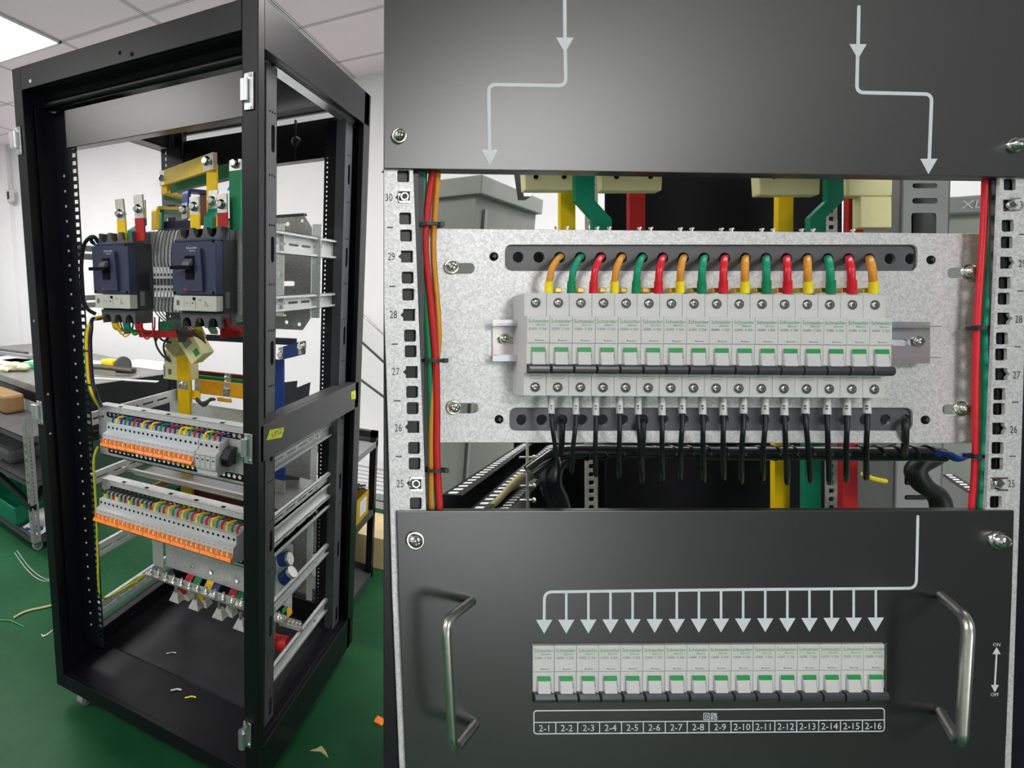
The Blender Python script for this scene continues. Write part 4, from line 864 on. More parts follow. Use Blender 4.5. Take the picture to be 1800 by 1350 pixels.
sbox('parts_carton', 'low white parts carton on the bottom shelf of the black rack', 'box', -.28, -.18, -.30, -.06, at(651, 1003, y=SP.y).z + .001, at(651, 1003, y=SP.y).z + .07, 'paper')
# panels and stock on the floor by the wall
def wp(px, py, y): return at(px, py, y=y)
mb = MB()
a = at(600, 1000, z=0.0)
bx0 = Vector((SP.x - .22, SP.y + .08, 0))
mb.box(bx0.x - .25, bx0.x + .285, bx0.y, bx0.y + .30, 0, .17); item('plywood_box', 'pale plywood box on the floor behind the black shelf rack', 'box', mb, 'light_wood', bevel=.003)
for k in range(14):
    mb = MB(); y = YW - .05 - .075 * (k % 7); z = .025 + .058 * (k // 7) + (.0 if k % 7 else .01)
    mb.beam((-2.2, y, z), (1.9, y - .02, z), .055, .045); item('aluminium_profile', 'pale aluminium profile lying along the wall, %s from the top front of the stack' % ORD[13 - k], 'profile', mb, 'galvanised' if k % 3 else 'grey_white_plastic', 'aluminium profiles stacked along the wall')
for k, (x0, z0, z1) in enumerate(((-1.0, .60, .20), (-.9, .86, .16), (-.8, .98, .22))):
    mb = MB(); mb.cyl((x0, YW - .02, z0 + .35), (x0 + 1.6, YW - .6, z1), .009, 8); item('steel_rod', 'thin steel rod leaning at the wall behind the black rack, %s' % ('lowest', 'middle one', 'highest')[k], 'rod', mb, 'steel_bright' if k == 2 else 'mccb_dark', 'rods leaning at the wall')
mb = MB(); g = at(655, 920, y=YW - .45); mb.prism([(g.x - .3, YW - .62, g.z - .02), (g.x + .15, YW - .66, g.z - .05), (g.x + .12, YW - .45, g.z - .02), (g.x - .25, YW - .42, g.z + .01)], (0, 0, .004)); item('paper_sheet', 'white paper sheet lying on the stacked profiles by the wall', 'paper', mb, 'paper')
# ================================================================== THE OPEN CABINET (its own frame: x along the front, y into it, z up from its base)
CAB = Matrix.Translation((0, 0, ZF))
W, Dp, H = .821, .743, 2.0
def C(): return MB(CAB)
def ac(px, py, **k):
    if 'z' in k: k['z'] += ZF
    p = at(px, py, **k); return Vector((p.x, p.y, p.z - ZF))
cab = thing('open_cabinet', 'tall black open switch cabinet frame on castors with bare doorless sides', 'cabinet', (-W / 2, Dp / 2, 0), frame=CAB)
def cpart(name, mb, m, bevel=0, par=None): return mb.build(name, m, par or cab, bevel)
BK = 'black_paint'
# corner posts: folded sections
def post(poly):
    mb = C(); mb.prism([(x, y, 0) for x, y in poly], (0, 0, H)); return cpart('corner_post', mb, BK, .002)
post([(-.042, 0), (0, 0), (0, .028), (-.012, .028), (-.012, .045), (-.016, .045), (-.016, .024), (-.042, .024)])
post([(-W, 0), (-W + .039, 0), (-W + .039, .024), (-W + .036, .10), (-W + .030, .10), (-W + .02, .03), (-W, .03)])
post([(0, Dp), (-.075, Dp), (-.075, Dp - .03), (-.018, Dp - .03), (-.018, Dp - .06), (0, Dp - .06)])
post([(-W, Dp), (-W + .06, Dp), (-W + .06, Dp - .03), (-W + .018, Dp - .03), (-W + .018, Dp - .06), (-W, Dp - .06)])
# top frame
mb = C(); mb.box(-W + .039, -.042, .0, .014, 1.938, 2.0); mb.box(-W + .039, -.042, .014, .07, 1.938, 1.944); cpart('top_front_beam', mb, BK, .0015)
mb = C(); mb.cyl((-W + .06, .07, 1.912), (-.05, .07, 1.912), .012, 12); mb.box(-W + .06, -.05, .064, .07, 1.912, 1.944); cpart('top_front_flange', mb, BK)
mb = C(); mb.box(-.014, 0, .028, Dp - .012, 1.902, 2.0); mb.box(-.055, -.014, .05, Dp - .05, 1.902, 1.907); srb = cpart('top_side_beam', mb, BK, .0015)
mb = C(); mb.prism([(-.022, .12, 1.899), (-.052, .12, 1.899), (-.052, .66, 1.899), (-.022, .66, 1.899)], (0, 0, .002)); cpart('beam_edge_strip', mb, 'zinc', 0, srb)
mb = C(); mb.box(-W, -W + .014, .028, Dp - .06, 1.902, 2.0); mb.box(-W + .014, -W + .06, .05, Dp - .05, 1.902, 1.907); cpart('top_side_beam', mb, BK, .0015)
mb = C(); mb.box(-W + .06, -.075, Dp - .014, Dp, 1.972, 2.0); cpart('top_rear_beam', mb, BK)
mb = C(); mb.box(-W + .005, -.005, .07, Dp - .04, 1.984, 1.988); cpart('roof_sheet', mb, BK)
mb = C(); mb.box(-W + .06, -.075, Dp - .02, Dp - .014, 1.812, 1.948); mb.box(-W + .06, -.075, Dp - .06, Dp - .02, 1.812, 1.816); rh = cpart('rear_header', mb, BK)
for px, py in ((524, 250), (592, 212), (590, 270), (317, 239)): p = ac(px, py, y=Dp - .022); mb = C(); mb.cyl(p, p + Vector((0, -.003, 0)), .008, 12); cpart('rivet', mb, 'steel_bright', 0, rh)
mb = C(); p = ac(522, 250, y=Dp - .03); mb.lathe(p, (0, -1, 0), [(0, .018), (.012, .018), (.016, .010)], 14); mb.beam(p + Vector((0, -.012, -.07)), p + Vector((0, -.012, .07)), .012, .004, (1, 0, 0)); cpart('lock_handle', mb, 'mccb_dark', 0, rh)
mb = C(); mb.box(-.705, -.045, .082, .085, 1.789, 1.893); mb.box(-.705, -.045, .085, .12, 1.789, 1.793); mb.box(-.705, -.045, .085, .12, 1.889, 1.893); cpart('header_panel', mb, 'header_paint', .001)
for x, z in ((-.742, 1.955), (-.40, 1.962), (-.36, 1.951)): p = Vector((x, -.001, z)); mb = C(); mb.cyl(p, p + Vector((0, .003, 0)), .005, 10); cpart('bolt_hole', mb, 'paper' if x < -.7 else 'deep_black')
# base frame, tray
mb = C(); mb.box(-W + .039, -.042, 0, .014, 0, .052); mb.box(-W + .02, -.03, .014, .19, .046, .052); cpart('base_front_beam', mb, BK, .0015)
for x0, x1 in ((-.016, 0), (-W, -W + .016)):
    mb = C(); mb.box(x0, x1, .028, Dp - .03, 0, .126); xx = (x0 - .05, x0) if x0 > -.1 else (x1, x1 + .03); mb.box(xx[0], xx[1], .06, Dp - .06, .119, .125); cpart('base_side_beam', mb, BK, .0015)
mb = C(); mb.box(-W + .06, -.075, Dp - .02, Dp, 0, .126); cpart('base_rear_beam', mb, BK, .0015)
mb = C(); mb.box(-W + .016, -.016, .19, Dp - .02, .030, .034); mb.hexa([(-W + .016, .19, .046), (-.016, .19, .046), (-.016, .19, .052), (-W + .016, .19, .052)], [(-W + .016, .215, .030), (-.016, .215, .030), (-.016, .215, .034), (-W + .016, .215, .034)]); cpart('floor_tray', mb, 'dusty_black')
# inner mounting rails with their side profiles
def side_profile(x, y0, y1, face):
    """vertical sheet facing sideways with oblong slots and triple dots"""
    mb = C(); hs = []
    zs = [1.74 - .262 * k for k in range(7)]
    for z in zs:
        yc = (y0 + y1) / 2 + .008
        hs.append(rrect(yc - .009, yc + .009, z - .032, z + .032, .0088, 5))
        for dz in (.125, -.125 + .0):
            for k in (-1, 0, 1): hs.append(circ(yc - .004 + k * .012, z - .066 + (dz if dz > 0 else -.02), .0035, 6))
    mb.plate([(y0, .126), (y1, .126), (y1, 1.90), (y0, 1.90)], hs, .0025, lambda u, v, w: Vector((x + face * w, u, v)))
    mb.box(min(x, x - face * .03), max(x, x - face * .03), y0 - .0005, y0 + .002, .126, 1.90) if face > 0 else None
    mb.box(x - .022 * face if face > 0 else x, x if face > 0 else x + .022, y1 - .002, y1, .126, 1.90)
    return cpart('side_profile', mb, 'grey_profile')
side_profile(-.03, .088, .143, 1); side_profile(-.03, .600, .664, 1)
mb = C(); mb.box(-.034, -.0325, .05, .66, .126, .14); cpart('side_sill', mb, BK)
for x in (-.045, ):
    mb = C(); mb.box(-.040, -.036, .030, .088, .126, 1.90); mb.box(-.05, -.045, .64, .72, .126, 1.90); cpart('inner_web', mb, 'deep_black')
def u_rail(x0, x1, y, xh, pitch=.0223, h=.0115, wd=.012, dots=None):
    mb = C(); hs = []; z = .16
    while z < 1.88: hs.append([(xh, z + h), (xh, z)]); z += pitch
    mb.box(x0, xh - wd / 2, y, y + .002, .126, 1.90); mb.box(xh + wd / 2, x1, y, y + .002, .126, 1.90); zz = .126
    for q in hs: mb.box(xh - wd / 2, xh + wd / 2, y, y + .002, zz, q[-1][1]); zz = q[0][1]
    mb.box(xh - wd / 2, xh + wd / 2, y, y + .002, zz, 1.90)
    r = cpart('mounting_rail', mb, BK)
    if dots:
        mb = C(); z = .2
        while z < 1.72: mb.cyl((dots, y, z), (dots, y - .0012, z), .0042, 7); z += .0446
        cpart('rail_marks', mb, 'grey_white_plastic', 0, r)
    return r
u_rail(-.785, -.684, .10, -.697, wd=.016, dots=-.742)
u_rail(-.10, -.034, .092, -.050)
u_rail(-.10, -.034, .60, -.090, pitch=.0148, h=.006, wd=.005)
u_rail(-.785, -.69, .61, -.760)
mb = C(); mb.box(-.776, -.772, .035, .10, .126, 1.90); cpart('inner_web', mb, BK)
# mid rail on the right side with its stickers
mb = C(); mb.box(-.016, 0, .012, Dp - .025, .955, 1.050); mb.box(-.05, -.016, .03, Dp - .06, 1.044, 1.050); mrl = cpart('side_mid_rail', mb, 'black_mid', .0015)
for pts, tx, q in (([(468, 774), (474, 756), (498, 751), (499, 755), (495, 769)], 'UPS2', (477.5, 770)), ([(617, 689), (625, 686), (625, 701), (617.5, 702)], 'D', None)):
    mb = C(); mb.prism([ac(x, y, x=.0006) for x, y in pts], (.0006, 0, 0)); sk = cpart('sticker', mb, 'sticker_yellow', 0, mrl)
    mb = C(); mb.flat = True; c = ac(*(q or (621, 699)), x=.0015); mb.mesh2d(text2d(tx, .020 if q else .018, 'LEFT' if q else 'CENTER'), lambda a, b: Vector((.0014, c.y + a * (1.3 if q else 1), c.z + b))); cpart('handwriting', mb, 'mccb_blue', 0, sk)
# hinges
def hinge(x, z, left=False, low=False):
    s = -1 if left else 1; y = -.001
    mb = C(); mb.box(x - .012, x + .012, y - .004, y, z - .040, z + .036); hb = cpart('hinge', mb, 'zinc', .001)
    mb = C()
    if low: mb.cyl((x - .010, y - .014, z - .038), (x - .010, y - .014, z + .012), .011, 12); mb.cyl((x - .006, y - .01, z + .012), (x + .004, y - .006, z + .036), .008, 10)
    else: mb.box(x - .016 if not left else x - .026, x - .003, y - .014, y - .004, z - .022, z + .024); mb.cyl((x - .003, y - .011, z - .022), (x - .003, y - .011, z + .024), .0045, 10)
    cpart('knuckle', mb, 'zinc', .001, hb)
    for dz in (-.033, .031): mb = C(); mb.cyl((x + .004, y - .004, z + dz), (x + .004, y - .0065, z + dz), .0045, 10); cpart('screw', mb, 'steel_bright', 0, hb)
hinge(-.022, 1.812); hinge(-.026, .995); hinge(-.032, .180, low=True); hinge(-.808, 1.806, True); hinge(-.800, .990, True)
mb = C(); p = ac(91, 1115, y=-.002); mb.tube([p + Vector((.01, 0, .02)), p + Vector((-.004, -.01, .006)), p + Vector((-.02, -.02, -.002)), p + Vector((-.026, -.02, .004))], .004, 8); cpart('latch_hook', mb, 'steel_bright')
for px, py in ((84, 693), (88, 762), (75, 215), (60, 564 + 0)):
    p = ac(px, py, x=-W + .0395) if px > 70 else ac(px, py, y=-.001); mb = C(); mb.cyl(p, p + Vector((.002, 0, 0)), .004, 8); cpart('rivet', mb, 'grey_white_plastic')
for x, y in ((-.735, .05), (-.08, .08), (-.735, .68), (-.08, .68)):
    mb = C(); mb.cyl((x - .014, y, -.045), (x + .014, y, -.045), .029, 18, mi=0); mb.box(x - .02, x - .016, y - .016, y + .016, -.06, -.004, 1); mb.box(x + .016, x + .02, y - .016, y + .016, -.06, -.004, 1); mb.box(x - .03, x + .03, y - .03, y + .03, -.005, 0, 1); cpart('castor', mb, ['grey_paint', 'zinc'])
# galvanised C struts along both sides
def strut(x, z0, z1, y0=.145, y1=.615, face=1, slots=True):
    mb = C(); h = z1 - z0; hs = []
    if slots:
        y = y0 + .05
        while y < y1 - .10: hs.append(rrect(y, y + .062, z0 + h * .42, z0 + h * .42 + .007, .003, 2)); y += .082
    mb.plate([(y0, z0), (y1, z0), (y1, z1), (y0, z1)], hs, .0015, lambda u, v, w: Vector((x - face * (.012 - w), u, v)))
    for a, b in ((z0, z0 + .0015), (z1 - .0015, z1)): mb.box(min(x, x - face * .013), max(x, x - face * .013), y0, y1, a, b)
    for a, b in ((z0, z0 + .008), (z1 - .008, z1)): mb.box(min(x, x - face * .0015), max(x, x - face * .0015), y0, y1, a, b)
    s = cpart('side_strut', mb, 'galvanised')
    if face > 0:
        p = Vector((x - .002, y1 - .004, (z0 + z1) / 2)); mb = C(); mb.cyl(p, p + Vector((.014, .012, 0)), .0055, 8); mb.cyl(p + Vector((0, -.13, .004)), p + Vector((.004, -.13, .004)), .006, 8); cpart('bolt', mb, 'zinc', 0, s)
for a, b in ((1.472, 1.532), (1.317, 1.362), (.870, .916), (.690, .736), (.608, .652), (.428, .464), (.198, .247)): strut(-.05, a, b)
mb = C(); mb.box(-.066, -.062, .11, .60, .60, .70); cpart('side_plate', mb, 'galvanised')
for a, b in ((1.469, 1.513), (1.315, 1.355), (.920, .964), (.711, .753), (.440, .488), (.217, .270)): strut(-.745, a, b, .10, .61, -1)
# ================================================================== SWITCHGEAR INSIDE THE OPEN CABINET
def gear(name, label, cat, loc, group=None): return thing(name, label, cat, loc, group, CAB)
def single(mb, name, m, label, cat, group=None, bevel=0): return tag(mb.build(name, m, bevel=bevel), label, cat, group)
# ---- plate carrying the two big breakers, and the chamfered plate behind
MP = gear('mounting_plate', 'upper galvanised plate behind the two large dark blue breakers', 'plate', (-.38, .228, 1.30))
mb = C(); mb.box(-.70, -.052, .228, .231, 1.305, 1.552); mb.box(-.70, -.052, .231, .245, 1.549, 1.552); mb.box(-.70, -.052, .231, .245, 1.305, 1.308); mb.build('sheet', 'galvanised', MP)
for z in (1.33, 1.42, 1.53): mb = C(); mb.cyl((-.065, .228, z), (-.065, .225, z), .006, 10); mb.build('screw', 'zinc', MP)
RP = gear('chamfered_plate', 'galvanised plate with cut corners and slots at the back, right side of the cabinet', 'plate', (-.15, .45, 1.24))
mb = C(); hs = [circ(-.105, 1.582, .005, 8), circ(-.075 - .035, 1.265, .006, 8), rrect(-.105, -.088, 1.520, 1.528, .003, 2), rrect(-.110, -.092, 1.318, 1.326, .003, 2), circ(-.155, 1.575, .007, 10), circ(-.155, 1.270, .006, 10), rrect(-.17, -.128, 1.385, 1.40, .006, 3)]
mb.plate([(-.45, 1.247), (-.098, 1.247), (-.072, 1.285), (-.072, 1.56), (-.098, 1.597), (-.45, 1.597)], hs, .002, lambda u, v, w: Vector((u, .45 - w, v))); mb.build('sheet', 'galvanised_dull', RP)
mb = C(); mb.box(-.45, -.098, .445, .47, 1.597, 1.604); mb.build('top_flange', 'mccb_dark', RP)
mb = C(); mb.box(-.070, -.066, .45, .452, 1.287, 1.57); mb.box(-.066, -.042, .452, .455, 1.287, 1.57); mb.build('side_flange', 'galvanised', RP)
mb = C(); mb.box(-.155, -.142, .30, .303, 1.30, 1.53); tag(mb.build('steel_strip', 'grey_white_plastic'), 'narrow pale upright strip in front of the chamfered plate', 'strip')

# ---- moulded-case breakers
def mccb(x0, label):
    """body 150 mm wide, front at y = .12"""
    t = gear('moulded_case_breaker', label, 'circuit breaker', (x0 + .075, .17, 1.27), 'large dark blue breakers')
    x1 = x0 + .150; yf = .12
    mb = C(); mb.box(x0, x1, yf + .035, .226, 1.312, 1.512); mb.build('case', 'mccb_dark', t, bevel=.002)
    for za, zb, zc in ((1.512, 1.546, 1), (1.270, 1.312, -1)):
        mb = C(); mb.box(x0 + .003, x1 - .003, yf + .075, .226, za, zb)
        f = 1 if zc > 0 else -1; ze = zb if f > 0 else za; zi = za if f > 0 else zb; P = [(x0 + .003, zi)]
        for k in range(3):
            xc = x0 + .029 + k * .046
            P += [(xc - .0165, ze)] if 0 else [(xc - .0235 + (.004 if k == 0 else 0), ze), (xc - .017, ze)] + [(xc - .015 * math.cos(a), ze - f * (.012 + .016 * math.sin(a))) for a in [PI * q / 8 for q in range(9)]] + [(xc + .017, ze)]
        P += [(x1 - .003, ze), (x1 - .003, zi)]
        mb.prism([(x, yf + .024, z) for x, z in P], (0, .008, 0))
        for k in range(4):
            xc = x0 + .006 + k * .046; mb.box(xc - .004 + (.002 if k == 0 else -.003 if k == 3 else 0), xc + .004 + (.002 if k == 0 else -.003 if k == 3 else 0), yf + .032, .2, za, zb)
        mb.build('terminal_shield', 'mccb_grey', t, bevel=.0015)
        for k in range(3):
            mb = C(); xc = x0 + .029 + k * .046; mb.box(xc - .0185, xc + .0185, yf + .055, yf + .075, za + .001, zb - .001); mb.build('terminal_pocket', 'deep_black', t)
    mb = C(); mb.box(x0, x1, yf, yf + .035, 1.362, 1.506); mb.box(x0 + .004, x1 - .004, yf + .006, yf + .035, 1.506, 1.514); mb.build('front_cover', 'mccb_blue', t, bevel=.003)
    # raised toggle surround on the right, toggle, slot
    mb = C(); mb.prism([(x0 + .045, yf - .010, 1.372), (x0 + .112, yf - .010, 1.372), (x0 + .112, yf - .014, 1.42), (x0 + .106, yf - .012, 1.488), (x0 + .100, yf - .008, 1.488), (x0 + .098, yf - .010, 1.470), (x0 + .050, yf - .010, 1.470)], (0, .014, 0)); sr_ = mb.build('toggle_surround', 'mccb_blue', t, bevel=.002)
    mb = C(); mb.box(x0 + .058, x0 + .085, yf - .0155, yf - .008, 1.405, 1.468); mb.build('toggle_slot', 'deep_black', sr_)
    mb = C(); mb.hexa([(x0 + .058, yf - .012, 1.442), (x0 + .085, yf - .012, 1.442), (x0 + .085, yf - .012, 1.462), (x0 + .058, yf - .012, 1.462)], [(x0 + .060, yf - .034, 1.440), (x0 + .083, yf - .034, 1.440), (x0 + .083, yf - .030, 1.452), (x0 + .060, yf - .030, 1.452)]); mb.build('toggle', 'brushed_steel' if False else 'mccb_grey', t, bevel=.002)
    mb = C(); mb.box(x0 + .020, x0 + .088, yf - .036, yf - .026, 1.432, 1.442); mb.build('toggle_bar', 'deep_black', t, bevel=.002)
    mb = C()
    for z in (1.375, 1.381, 1.387): mb.box(x0 + .046, x0 + .108, yf - .0105, yf - .009, z, z + .0012)
    mb.build('ribs', 'mccb_grey', sr_)
    mb = C(); mb.box(x0 + .048, x0 + .056, yf - .0108, yf - .009, 1.374, 1.380); mb.build('red_button', 'pvc_red', sr_)
    mb = C(); mb.box(x0 + .002, x1 - .002, yf + .002, yf + .035, 1.318, 1.360); lp = mb.build('rating_plate', 'label_cream', t, bevel=.001)
    mb = C(); mb.flat = True; y = yf + .0012
    def rr(a, b, c, d): mb.mesh2d(([(a, c), (b, c), (b, d), (a, d)], [(0, 1, 2, 3)]), lambda u, v: Vector((x0 + u, y, v)))
    rr(.012, .022, 1.333, 1.347); rr(.039, .0397, 1.330, 1.352); rr(.060, .0607, 1.326, 1.354); rr(.078, .0788, 1.322, 1.356); rr(.044, .054, 1.339, 1.3408); rr(.066, .071, 1.337, 1.342); rr(.090, .100, 1.348, 1.350); rr(.110, .1112, 1.332, 1.346); rr(.111, .122, 1.332, 1.3335); rr(.1135, .1147, 1.338, 1.342)
    mb.mesh2d(([(.110, .0145), (.122, .0), (.1235, .0), (.1115, .0145)], [(0, 1, 2, 3)]), lambda u, v: Vector((x0 + u, y, 1.332 + v)))
    mb.build('print', 'grey_print', lp)
    mb = C(); mb.flat = True; mb.mesh2d(text2d('Schneider', .0095), lambda a, b: Vector((x0 + .070 + a, yf - .0006, 1.487 + b))); mb.mesh2d(text2d('Electric', .0068), lambda a, b: Vector((x0 + .072 + a, yf - .0006, 1.480 + b))); mb.build('lettering', 'paper', t)
    mb = C(); mb.box(x1 - .001, x1 + .0006, .165, .186, 1.325, 1.37); mb.build('side_label', 'grey_paint', t)
    mb = C()
    for x, z in ((x0 + .008, 1.368), (x1 - .010, 1.368), (x1 - .008, 1.505), (x0 + .074, 1.352)): mb.cyl((x, yf - .0008, z), (x, yf + .003, z), .0045, 10)
    mb.build('cover_screws', 'deep_black', t)
mccb(-.664, 'large dark blue moulded-case breaker on the left, beside the black cable loop')
mccb(-.350, 'large dark blue moulded-case breaker on the right, above the cream transformers')
# ---- terminal strip with its thin wires
ts = gear('terminal_strip', 'grey strip of small terminal blocks between the two large breakers', 'terminal strip', (-.43, .20, 1.36))
TX = [-.492 + .0135 * k for k in range(10)]
for k, x in enumerate(TX[:9]):
    mb = C(); mb.box(x, x + .0122, .188, .228, 1.368, 1.428, 0 if k else 1); mb.box(x + .002, x + .0102, .184, .188, 1.388, 1.408, 1); mb.box(x + .003, x + .009, .186, .188, 1.372, 1.380, 1); mb.box(x + .003, x + .009, .186, .188, 1.415, 1.423, 1); mb.build('terminal_block', ['grey_white_plastic', 'mccb_dark'], ts, bevel=.0006)
for k in range(8):
    x = TX[k] + .0195
    mb = C(); xa = x + .02 + .006 * k * (1 if k < 4 else .8); mb.tube([(x, .195, 1.424), (x + .001, .185, 1.46), (x + .004, .188, 1.51), (x + .012, .20, 1.55), (x + .03, .235, 1.552)], .0019, 7, mi=0); mb.cyl((x, .193, 1.424), (x + .0005, .188, 1.442), .0040, 8, mi=1)
    single(mb, 'wire', ['wire_grey', 'paper'], 'thin grey wire rising from the %s terminal block between the large breakers' % ORD[k], 'wire', 'grey wires above the terminal strip')
    mb = C(); xb = -.42 + .012 * k; mb.tube([(x, .195, 1.372), (x + .001, .185, 1.34), (x + .003, .188, 1.30), (xb - .0 + .02, .20, 1.255), (-.345 + .004 * k, .23, 1.235 - .003 * k)], .0019, 7, mi=0); mb.cyl((x, .193, 1.372), (x + .0005, .188, 1.352), .0040, 8, mi=1)
    single(mb, 'wire', ['wire_grey', 'paper'], 'thin grey wire dropping from the %s terminal block between the large breakers' % ORD[k], 'wire', 'grey wires below the terminal strip')

# ---- rows of orange-toggle breakers
MOD = .0180
def slotted_panel(z0, z1, s_up, s_dn, label, holes_from):
    t = gear('breaker_tray', label, 'panel', (-.40, .15, z0)); x0, x1 = -.705, -.062
    mb = C(); mb.plate([(x0 - .0, z0), (x1, z0), (x1, z1), (x0, z1)], [rrect(-.668, -.085, s_up[0], s_up[1], .008, 3), rrect(-.668, -.085, s_dn[0], s_dn[1], .008, 3)] + [rrect(-.70, -.680, z, z + .008, .003, 2) for z in (lerp(z0, z1, .35), lerp(z0, z1, .75))], .0018, lambda u, v, w: Vector((u, .15 - w, v)))
    for z in (z0, z1): mb.box(x0, x1, .15, .19, z - .0009, z + .0009)
    mb.build('sheet', 'galvanised', t)
    for a, b in (s_up, s_dn):
        mb = C(); mb.plate([(-.69, a - .012), (-.072, a - .012), (-.072, b + .012), (-.69, b + .012)], [circ(-.655 + .0187 * k, (a + b) / 2, .0065, 8) for k in range(30)], .0015, lambda u, v, w: Vector((u, .153 - w, v))); mb.build('slotted_strip', 'black_paint', t)
    for z in (lerp(z0, z1, .36), lerp(z0, z1, .76)): mb = C(); mb.cyl((-.694, .15, z), (-.694, .143, z), .007, 10); mb.build('bolt', 'zinc', t)
    for k in range(6): mb = C(); x = -.62 + .1 * k; mb.box(x, x + .014, .155, .168, z1 + .0005, z1 + .0014); mb.build('top_notch', 'deep_black', t)
    mb = C(); mb.box(-.66, -.10, .142, .1502, (z0 + z1) / 2 - .02, (z0 + z1) / 2 + .012); mb.build('din_rail', 'zinc', t)
slotted_panel(.826, .995, (.957, .976), (.833, .855), 'upper galvanised breaker panel with black slotted strips, twenty-four poles wide', 0)
slotted_panel(.570, .736, (.700, .718), (.577, .594), 'lower galvanised breaker panel carrying the long thirty-pole breaker row', 0)
def orange_breaker(x0, n, zc, label, group, m='pale_grey_plastic'):
    """n poles; zc = height of the top edge of its face"""
    t = gear('circuit_breaker', label, 'circuit breaker', (x0 + n * MOD / 2, .148, zc - .07), group); x1 = x0 + n * MOD - .0004
    prof = [(.148, zc + .026), (.100, zc + .026), (.100, zc + .002), (.082, zc - .002), (.080, zc - .046), (.088, zc - .048), (.100, zc - .052), (.148, zc - .068)]
    mb = C(); mb.prism([(x0, y, z) for y, z in prof], (x1 - x0, 0, 0))
    for k in range(n): xc = x0 + (k + .5) * MOD; mb.box(xc - .005, xc + .004, .0810, .0822, zc - .009, zc - .0076, 1)
    mb.build('body', [m, 'grey_print'], t, bevel=.0004)
    for k in range(n):
        xc = x0 + (k + .5) * MOD
        mb = C(); mb.cyl((xc, .1004, zc + .0145), (xc, .0994, zc + .0145), .0040, 10); mb.build('terminal', 'deep_black', t)
    mb = C()
    mb.prism([(x0 + .0005, .0805, zc - .029), (x0 + .0005, .071, zc - .030), (x0 + .0005, .066, zc - .038), (x0 + .0005, .070, zc - .043), (x0 + .0005, .0805, zc - .043)], (x1 - x0 - .001, 0, 0))
    for k in range(n):
        xc = x0 + (k + .5) * MOD; mb.box(xc - .0050, xc + .0050, .0725, .0805, zc - .031, zc - .0165)
    for k in range(n + 1): xc = x0 + k * MOD; mb.box(max(x0 + .0006, xc - .0036), min(x1 - .0006, xc + .0036), .0755, .0812, zc - .031, zc - .0200, 1)
    mb.build('toggle', ['orange_toggle', 'paper'], t, bevel=.0006)
    return t
def cwire(pts, m, label, grp, sl=None):
    t = gear('wire', label, 'wire', pts[-1], grp); mb = C(); mb.tube(pts, .0033, 8); mb.build('insulation', m, t)
    if sl: mb = C(); a, b = Vector(pts[-1]), Vector(pts[-2]); mb.cyl(a, a + (b - a).normalized() * .016, .0043, 8); mb.build('end_sleeve', sl, t)
PV = dict(B='pvc_blue', Y='pvc_yellow', G='pvc_green', R='pvc_red'); NMC = dict(B='blue', Y='yellow', G='green', R='red')
R1X, R1Z = -.616, .928
for k in range(8): orange_breaker(R1X + k * 2 * MOD, 2, R1Z, 'two-pole orange-toggle breaker, %s from the left in the upper row' % ORD[k], 'two-pole breakers of the upper row')
orange_breaker(R1X + 16 * MOD, 4, R1Z, 'four-pole orange-toggle breaker next to the surge protector in the upper row', None)
spd = gear('surge_protector', 'white four-module surge protector without orange toggles at the right end of the upper row', 'surge protector', (R1X + 22 * MOD, .148, R1Z - .07)); xs0 = R1X + 20 * MOD + .002
mb = C(); mb.prism([(xs0, y, z) for y, z in [(.148, R1Z + .026), (.100, R1Z + .026), (.100, R1Z + .002), (.084, R1Z - .002), (.082, R1Z - .050), (.090, R1Z - .053), (.090, R1Z - .069), (.148, R1Z - .069)]], (4 * MOD - .002, 0, 0)); mb.build('body', 'white_plastic', spd, bevel=.0008)
for k in range(4):
    xc = xs0 + (k + .5) * MOD
    mb = C(); mb.box(xc - .0078, xc + .0078, .0795, .084, R1Z - .047, R1Z - .006, 0); mb.box(xc - .0035, xc + .0035, .079, .0796, R1Z - .023, R1Z - .019, 1); mb.box(xc - .006, xc + .006, .0791, .0796, R1Z - .0105, R1Z - .009, 2); mb.box(xc - .0055, xc + .0055, .0791, .0796, R1Z - .043, R1Z - .0425, 2); mb.box(xc - .0055, xc + .0055, .0791, .0796, R1Z - .030, R1Z - .0295, 2); mb.build('cartridge', ['white_plastic', 'deep_black', 'grey_print'], spd, bevel=.0004)
    mb = C(); mb.cyl((xc, .1004, R1Z + .0145), (xc, .0994, R1Z + .0145), .0040, 10); mb.build('terminal', 'deep_black', spd)
sb = gear('signal_block', 'small black plug-in terminal block beside the surge protector', 'terminal block', (-.165, .13, R1Z - .04))
mb = C(); mb.prism([(-.180, .149, R1Z - .040), (-.180, .105, R1Z - .040), (-.180, .098, R1Z - .014), (-.180, .120, R1Z + .008), (-.180, .149, R1Z + .008)], (.024, 0, 0)); mb.build('body', 'mccb_dark', sb, bevel=.001)
mb = C()
for k in range(2): mb.box(-.176 + .010 * k, -.170 + .010 * k, .0985, .1035, R1Z - .034, R1Z - .018)
mb.build('sockets', 'deep_black', sb)
S1 = 'BYBGBRBYBYBGBRBYYGRBYGRB'; cnt = {}
for k, c in enumerate(S1):
    cnt[c] = cnt.get(c, 0) + 1; xc = R1X + (k + .5) * MOD
    cwire([(xc + .012, .152, .967), (xc + .010, .135, .972), (xc + .005, .122, .972), (xc + .001, .118, .962), (xc, .118, .951)], PV[c], '%s wire entering the %s pole from the left of the upper row' % (NMC[c], ORD[k]), 'wires above the upper row', 'sleeve_yellow' if c == 'Y' else None)
R2X, R2Z = -.668, .664
for k in range(10): orange_breaker(R2X + k * 3 * MOD, 3, R2Z, 'three-pole orange-toggle breaker, %s from the left in the lower row' % ORD[k], 'three-pole breakers of the lower row', 'grey_white_plastic')
